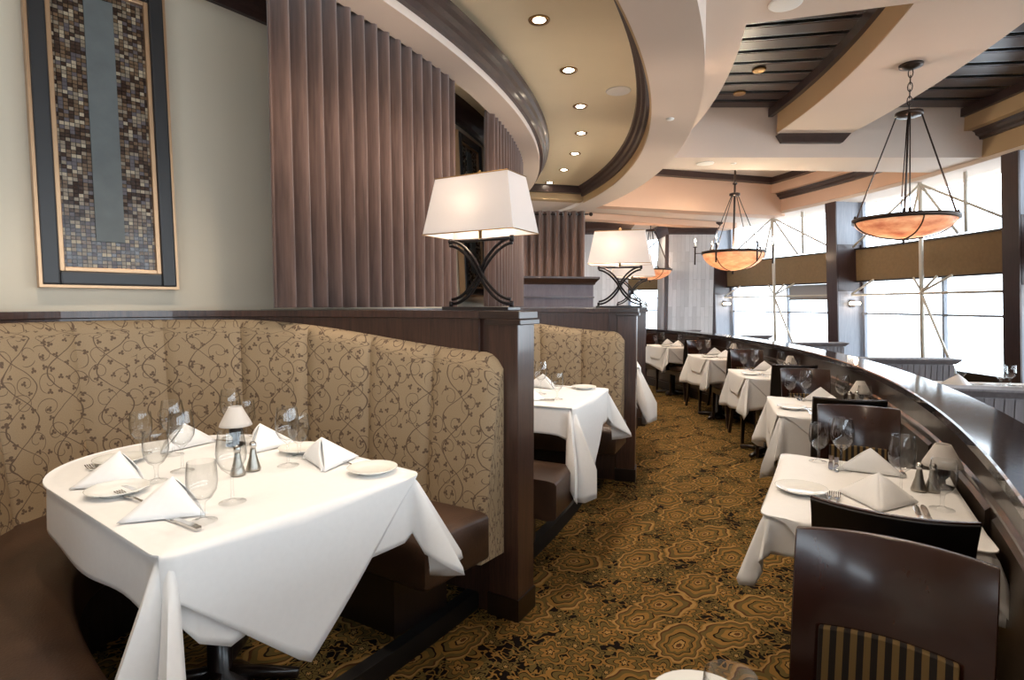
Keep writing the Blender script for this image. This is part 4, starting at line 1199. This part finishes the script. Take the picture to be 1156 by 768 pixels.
# ------------------------------------------------------------------ wall-side tables
zt = 0.75
for i in range(6):
    r, a = TR[i] - (0.0), TC[i]
    base = W(r, a, 0); rz = R(a); hx, hy = 0.275, [0.40, 0.40, 0.37, 0.36, 0.36, 0.36][i]
    nm = TN[i]
    pedestal_table(base, rz, hx, hy, zt, 'pedestal table under white cloth, ' + nm)
    out = rect_outline(-hx, hx, -hy, hy)
    phi = R([4, 3, -6, 8, 5, -7][i])
    half = [0.62, 0.50, 0.62, 0.60, 0.62, 0.60][i]
    sq = square_hem(0, 0, half, phi)
    def hem(p, sq=sq, i=i, hx=hx):
        L = sq(p)
        L = min(L, 0.36 if i != 1 else 0.27)
        if p[2] > 0.5: L = min(L, 0.20)
        return L
    mb = cloth_mesh(out, zt, hem, seed=i, cornerflare=0.11)
    o = mb.build('tablecloth', 'cloth', None, True, solid=0.002, auto=80)
    o.location = base; o.rotation_euler = (0, 0, rz)
    tag(o, 'white tablecloth hanging in points from the ' + nm, 'tablecloth')
    sq2 = square_hem(0, 0, 0.44, R(45 + [2, -3, 4, -2, 3, 0][i]))
    mb = cloth_mesh(out, zt, lambda p, sq2=sq2: (min(sq2(p), 0.20) if p[4] < 0.5 else 0.0), seed=i + 9, lift=0.007, cornerflare=0.0, wave=0.008)
    o = mb.build('cloth_topper', 'cloth', None, True, solid=0.0015, auto=80)
    o.location = base; o.rotation_euler = (0, 0, rz)
    tag(o, 'white diamond-laid overlay cloth on the ' + nm, 'tablecloth')
    b = Vector((base.x, base.y, zt + 0.009))
    if i == 0:
        put('goblet', make_goblet, b, rz, 0.0, 0.0, 'water goblet whose rim peeks in at the bottom edge').location = (0.286, 0.714, zt + 0.009)
        put('plate', make_plate, b, rz, 0, 0, 'bread plate just peeking in at the bottom edge').location = (0.298, 0.853, zt + 0.009)
        continue
    jx = lambda: random.uniform(-0.01, 0.01)
    put('wine', make_wine, b, rz, 0.105, -0.01 + jx(), 'tall wine glass at the near setting of the ' + nm)
    put('goblet', make_goblet, b, rz, 0.205, -0.10, 'short water goblet at the near setting of the ' + nm)
    put('wine', make_wine, b, rz, -0.065, 0.235 + jx(), 'tall wine glass at the far setting of the ' + nm)
    put('goblet', make_goblet, b, rz, -0.145, 0.325, 'short water goblet at the far setting of the ' + nm)
    put('napkin', make_napkin, b, rz, 0.035, -0.115, 'pyramid folded white napkin at the near setting of the ' + nm)
    put('napkin', make_napkin, b, rz, 0.03, 0.285, 'pyramid folded white napkin at the far setting of the ' + nm, PI)
    put('plate', make_plate, b, rz, -0.188, -0.125, 'white bread plate at the near left corner of the ' + nm)
    put('fork', make_fork, b, rz, -0.105, -0.20, 'outer silver fork left of the near napkin, ' + nm)
    put('fork', make_fork, b, rz, -0.080, -0.20, 'inner silver fork left of the near napkin, ' + nm)
    put('knife', make_knife, b, rz, 0.135, -0.20, 'left silver knife right of the near napkin, ' + nm)
    put('knife', make_knife, b, rz, 0.157, -0.20, 'right silver knife beside the near napkin, ' + nm)
    put('knife', make_knife, b, rz, -0.100, 0.325, 'outer knife by the far water goblet, ' + nm, PI)
    put('knife', make_knife, b, rz, -0.080, 0.30, 'inner knife by the far wine glass, ' + nm, PI)
    put('fork', make_fork, b, rz, 0.135, 0.33, 'fork right of the far napkin, ' + nm, PI)
    put('shaker', make_shaker, b, rz, 0.165, 0.085, 'left pewter shaker by the candle lamp, ' + nm)
    put('shaker', make_shaker, b, rz, 0.205, 0.10, 'right pewter shaker by the candle lamp, ' + nm)
    put('candle', make_candle, b, rz, 0.238, 0.165, 'small white shaded candle lamp at the wall edge of the ' + nm)

# ------------------------------------------------------------------ booth tables
zb = 0.83
def booth_table(a, r, nm, items):
    base = W(r, a, PLAT); rz = R(a)
    out = race_outline(1.17, 0.385)
    pedestal_table(base, rz, 0, 0, zb - PLAT, 'round-ended pedestal table in the ' + nm, -0.58, 0, out)
    def hem(p):
        x, y = p[0], p[1]
        if p[5] == 0: return 0.16 + 0.36 * math.sin(PI * 0.5 * min(1.0, 1.1 * p[4])) ** 1.5     # near corner, long pleat
        if p[5] == 1: return 0.17 + 0.16 * p[4]
        if p[5] == -1: return 0.20
        return 0.16
    def hem(p):
        k = p[5]
        if k == 0: return 0.17 + 0.33 * p[4] ** 0.8
        if k == 1: return 0.18 + 0.16 * p[4] ** 0.8
        if k == -1:
            y = p[1]; return 0.20 + 0.07 * max(0, 1 - abs(y + 0.24) / 0.12)
        return 0.16 + 0.015 * math.sin(p[0] * 9)
    mb = cloth_mesh(out, zb - PLAT, hem, seed=2, cornerflare=0.18, wave=0.003, K=12)
    o = mb.build('tablecloth', 'cloth', None, True, solid=0.002, auto=80)
    o.location = base; o.rotation_euler = (0, 0, rz)
    tag(o, 'white linen tablecloth with hanging corners on the ' + nm, 'tablecloth')
    def hem2(p):
        if p[5] == -1 or p[5] in (0, 1):
            y = p[1]
            if p[5] in (0, 1) and p[2] < 0.7: return 0.0
            tipy = -0.04
            return 0.42 * max(0.0, 1 - abs(y - tipy) / (0.41 if y > tipy else 0.44)) + 0.004
        return 0.0
    mb = cloth_mesh(out, zb - PLAT, hem2, seed=4, lift=0.010, cornerflare=0.0, wave=0.005, K=12)
    o = mb.build('cloth_topper', 'cloth', None, True, solid=0.002, auto=80)
    o.location = base; o.rotation_euler = (0, 0, rz)
    tag(o, 'white overlay cloth with one long triangular point on the ' + nm, 'tablecloth')
    b = Vector((base.x, base.y, zb + 0.0125))
    mk = dict(wine=make_wine, goblet=make_goblet, plate=make_plate, napkin=make_napkin, fork=make_fork, knife=make_knife, shaker=make_shaker, candle=make_candle)
    for k, x, y, rot, lb in items:
        put(k, mk[k], b, rz, x, y, lb + ', ' + nm, R(rot))
N1 = 'front booth table'
booth_table(-37.2, 8.85, N1, [
    ('goblet', -0.122, -0.242, 0, 'nearest short water goblet at the front edge'),
    ('wine', -0.203, -0.125, 0, 'large wine glass right of the nearest goblet'),
    ('napkin', -0.275, -0.270, 0, 'folded napkin closest to the camera'),
    ('knife', -0.197, -0.285, 95, 'silver knife in front of the closest napkin'),
    ('knife', -0.178, -0.285, 95, 'second silver knife in front of the closest napkin'),
    ('fork', -0.425, -0.285, 95, 'silver fork between the closest napkin and the plate'),
    ('fork', -0.448, -0.285, 95, 'second silver fork behind the closest napkin'),
    ('plate', -0.555, -0.290, 0, 'oval-looking bread plate at the left edge, nearer one'),
    ('goblet', -0.582, -0.175, 0, 'water goblet between the two left napkins'),
    ('wine', -0.638, -0.075, 0, 'wine glass behind the left napkins'),
    ('napkin', -0.700, -0.255, 0, 'folded napkin at the left edge, farther one'),
    ('knife', -0.620, -0.265, 95, 'silver knife beside the nearer left plate'),
    ('fork', -0.845, -0.255, 88, 'silver fork beyond the farther left napkin'),
    ('plate', -0.930, -0.160, 0, 'bread plate at the far left end, mostly behind napkin'),
    ('goblet', -0.990, -0.070, 0, 'leftmost goblet near the booth back'),
    ('wine', -0.880, -0.005, 0, 'tall wine glass left of the back napkin'),
    ('napkin', -1.000, 0.075, -80, 'folded napkin at the round back end'),
    ('fork', -0.975, 0.185, -60, 'fork right of the back napkin'),
    ('candle', -0.850, 0.215, 0, 'small shaded candle lamp at the back centre'),
    ('wine', -0.985, 0.262, 0, 'tall wine glass behind the candle lamp'),
    ('goblet', -0.935, 0.300, 0, 'goblet right behind the candle lamp'),
    ('shaker', -0.447, 0.015, 0, 'left pewter shaker at the table centre'),
    ('shaker', -0.460, 0.075, 0, 'right pewter shaker at the table centre'),
    ('napkin', -0.735, 0.275, 150, 'folded napkin at the right side, farther one'),
    ('plate', -0.555, 0.315, 0, 'bread plate half hidden at the right side'),
    ('wine', -0.413, 0.174, 0, 'wine glass at the right side'),
    ('goblet', -0.485, 0.262, 0, 'water goblet at the right side'),
    ('knife', -0.455, 0.315, 85, 'knife between right goblet and napkin'),
    ('napkin', -0.345, 0.285, 165, 'folded napkin at the right side, nearer one'),
    ('fork', -0.245, 0.305, 80, 'fork beside the right corner plate'),
    ('plate', -0.125, 0.305, 0, 'bread plate at the right corner'),
])
N2 = 'second booth table'
booth_table(-23.3, 8.80, N2, [
    ('plate', -0.135, 0.30, 0, 'bread plate at the right corner'),
    ('goblet', -0.159, -0.179, 0, 'short water goblet near the front edge'),
    ('wine', -0.318, -0.030, 0, 'large wine glass beside the napkin'),
    ('wine', -0.472, 0.12, 0, 'wine glass farther back beside the divider'),
    ('napkin', -0.40, 0.265, 165, 'folded white napkin at the far side'),
    ('fork', -0.265, 0.29, 80, 'fork between napkin and plate'),
    ('knife', -0.265, -0.25, 95, 'silver knife at the near side'),
    ('knife', -0.285, -0.25, 95, 'second silver knife at the near side'),
    ('napkin', -0.33, -0.27, 0, 'folded white napkin at the near side, partly hidden'),
])
booth_table(-9.3, 8.92, 'third booth table', [('plate', -0.135, 0.29, 0, 'white bread plate at the corner')])

# ------------------------------------------------------------------ beyond the half wall: window-side partitions
def partition(a, r1, label, h=0.90, tan_=False):
    r0 = 10.62
    t = thing('window_booth_back', label, 'booth back', W(r0, a, 0), R(a))
    L = r1 - r0
    m = MB().box(0, L - 0.02, -0.05, 0.05, 0, h - 0.03)
    x = 0.03
    while x < L - 0.05:
        m.box(x, x + 0.042, -0.056, 0.056, 0.05, h - 0.06); x += 0.05
    m.build('beadboard', 'greybead', t)
    MB().loft([[(0, -0.06, h - 0.05), (L, -0.06, h - 0.05), (L, 0.06, h - 0.05), (0, 0.06, h - 0.05)],
               [(0, -0.09, h - 0.012), (L + 0.035, -0.09, h - 0.012), (L + 0.035, 0.09, h - 0.012), (0, 0.09, h - 0.012)],
               [(0, -0.09, h), (L + 0.035, -0.09, h), (L + 0.035, 0.09, h), (0, 0.09, h)]], True, True).build('cap', 'greybead', t)
    MB().loft([[(0.02, 0.06, z), (L - 0.04, 0.06, z), (L - 0.04, 0.10 + q, z), (0.02, 0.10 + q, z)] for z, q in ((0.42, 0.04), (0.6, 0.02), (h - 0.08, 0.0))], True, True).build('back_cushion', 'leather', t)
    m = MB().box(0.02, L - 0.04, 0.06, 0.52, 0.0, 0.36); m.build('seat_base', 'wood_black', t)
    MB().box(0.02, L - 0.03, 0.06, 0.54, 0.36, 0.46).build('seat', 'cream_pad' if tan_ else 'leather', t, bevel=0.02)
    return t
partition(-18.5, 12.75, 'grey beadboard booth back nearest the right edge, below the window', 0.90, True)
partition(-8.0, 11.80, 'grey beadboard booth back beyond the half wall below the bright middle window')
partition(3.0, 12.0, 'smaller grey booth back beyond the half wall left of the window pillar')
partition(11.6, 12.05, 'grey booth back beyond the half wall below the middle chandelier')
partition(21.0, 12.05, 'farthest grey booth back in front of the striped stone column')
# window-side table with glassware
for k, (a, r) in enumerate(((-12.9, 11.62),)):
    base = W(r, a, 0); rz = R(a)
    pedestal_table(base, rz, 0.36, 0.30, 0.77, 'window-side table behind the right beadboard booth back')
    mb = cloth_mesh(rect_outline(-0.36, 0.36, -0.30, 0.30), 0.77, lambda p: 0.24 + 0.1 * p[4], seed=3)
    o = mb.build('tablecloth', 'cloth', None, True, solid=0.002); o.location = base; o.rotation_euler = (0, 0, rz)
    tag(o, 'white tablecloth on the window-side table at right', 'tablecloth')
    b = Vector((base.x, base.y, 0.7755))
    for q, (x, y) in enumerate(((0.0, 0.0), (0.10, 0.08), (0.18, -0.05), (-0.22, 0.1))):
        put('goblet', make_goblet, b, rz, x, y, 'small goblet on the window-side table at right', 0, 'goblets on the window-side table')
    put('napkin', make_napkin, b, rz, -0.30, -0.05, 'white napkin on the window-side table at right')

# half drawn grey roller shade on the window left of the middle pillar
t = thing('roller_shade', 'grey roller shade half drawn at the top of the window behind the middle chandelier', 'window shade', W(13.6, 15.4, 0))
m = MB(); win_arc(m, 1.50, 1.77, 12.6, 18.2, -0.03, -0.022, 1.4); rel(m, t).build('shade_fabric', 'blind', t)
m = MB(); win_arc(m, 1.485, 1.505, 12.6, 18.2, -0.04, -0.012, 1.4); rel(m, t).build('hem_bar', 'bronze', t)

# ------------------------------------------------------------------ sconces on the pillars
def make_sconce():
    t = thing('wall_sconce', '', 'wall light')
    MB().box(-0.05, 0.05, 0.0, 0.02, -0.06, 0.06).build('back_plate', 'bronze', t, bevel=0.004)
    MB().tube([(-0.09, -0.05, 0.0), (0.09, -0.05, 0.0)], 0.028, 12).build('glass_tube', 'bulb_soft', t, True)
    MB().tube([(0, 0.0, 0.0), (0, -0.04, 0.0)], 0.012, 8).build('bracket', 'bronze', t)
    return t
for k, nm in ((5, 'right window pillar at the photo edge'), (6, 'middle window pillar'), (7, 'far window pillar beside the stone column')):
    pa = pill[k]; z = 1.42
    p = W(win_r(z) - 0.20, pa, z)
    d = W(1, pa - 90) - W(0, 0); 
    o = place('sconce', make_sconce, 'small glowing wall light on the ' + nm, p, R(pa))
    o.location = p + Vector((math.sin(R(pa)), -math.cos(R(pa)), 0)) * 0.035
    point(o.location + Vector((math.sin(R(pa)), -math.cos(R(pa)), 0)) * 0.12, 2.5, (1, 0.75, 0.55), 0.03)

# ------------------------------------------------------------------ steel bracing just inside the windows
for k in range(4, 8):
    pa = pill[k]; am = pa + 0.9 + 6.35
    rb = 13.42
    nmk = {4: 'beyond the right photo edge', 5: 'of the rightmost full window', 6: 'behind the middle chandelier', 7: 'left of the stone column'}.get(k, 'of the window off to the right' if k < 4 else 'far window')
    if k == 5: nmk = 'behind the nearest chandelier'
    t = thing('window_bracing', 'pale steel tube bracing in front of the window ' + nmk, 'steel bracing', W(rb, am, 0), R(am))
    lz = lambda z: WL * (3.1 - z) - 0.06
    def rod(p, q, r=0.017):
        MB().tube([(lz(p[1]), p[0], p[1]), (lz(q[1]), q[0], q[1])], r, 8).build('tube', 'tube', t, True)
    rod((0, 0), (0, 3.10), 0.028)
    rod((-1.45, 1.56), (1.45, 1.56), 0.017)
    rod((0, 3.08), (-1.4, 2.35)); rod((0, 3.08), (1.4, 2.35)); rod((0, 3.08), (-0.6, 2.33), 0.018); rod((0, 3.08), (0.25, 2.33), 0.018)
    rod((0, 1.58), (-0.50, 1.79), 0.017); rod((0, 1.58), (-0.26, 1.79), 0.017); rod((0, 1.58), (0.15, 1.79), 0.014); rod((0, 1.54), (-0.55, 0.45), 0.018)
    rod((-0.72, 2.33), (-0.72, 3.09), 0.022)
    rod((1.45, 1.58), (0.95, 1.79), 0.017)
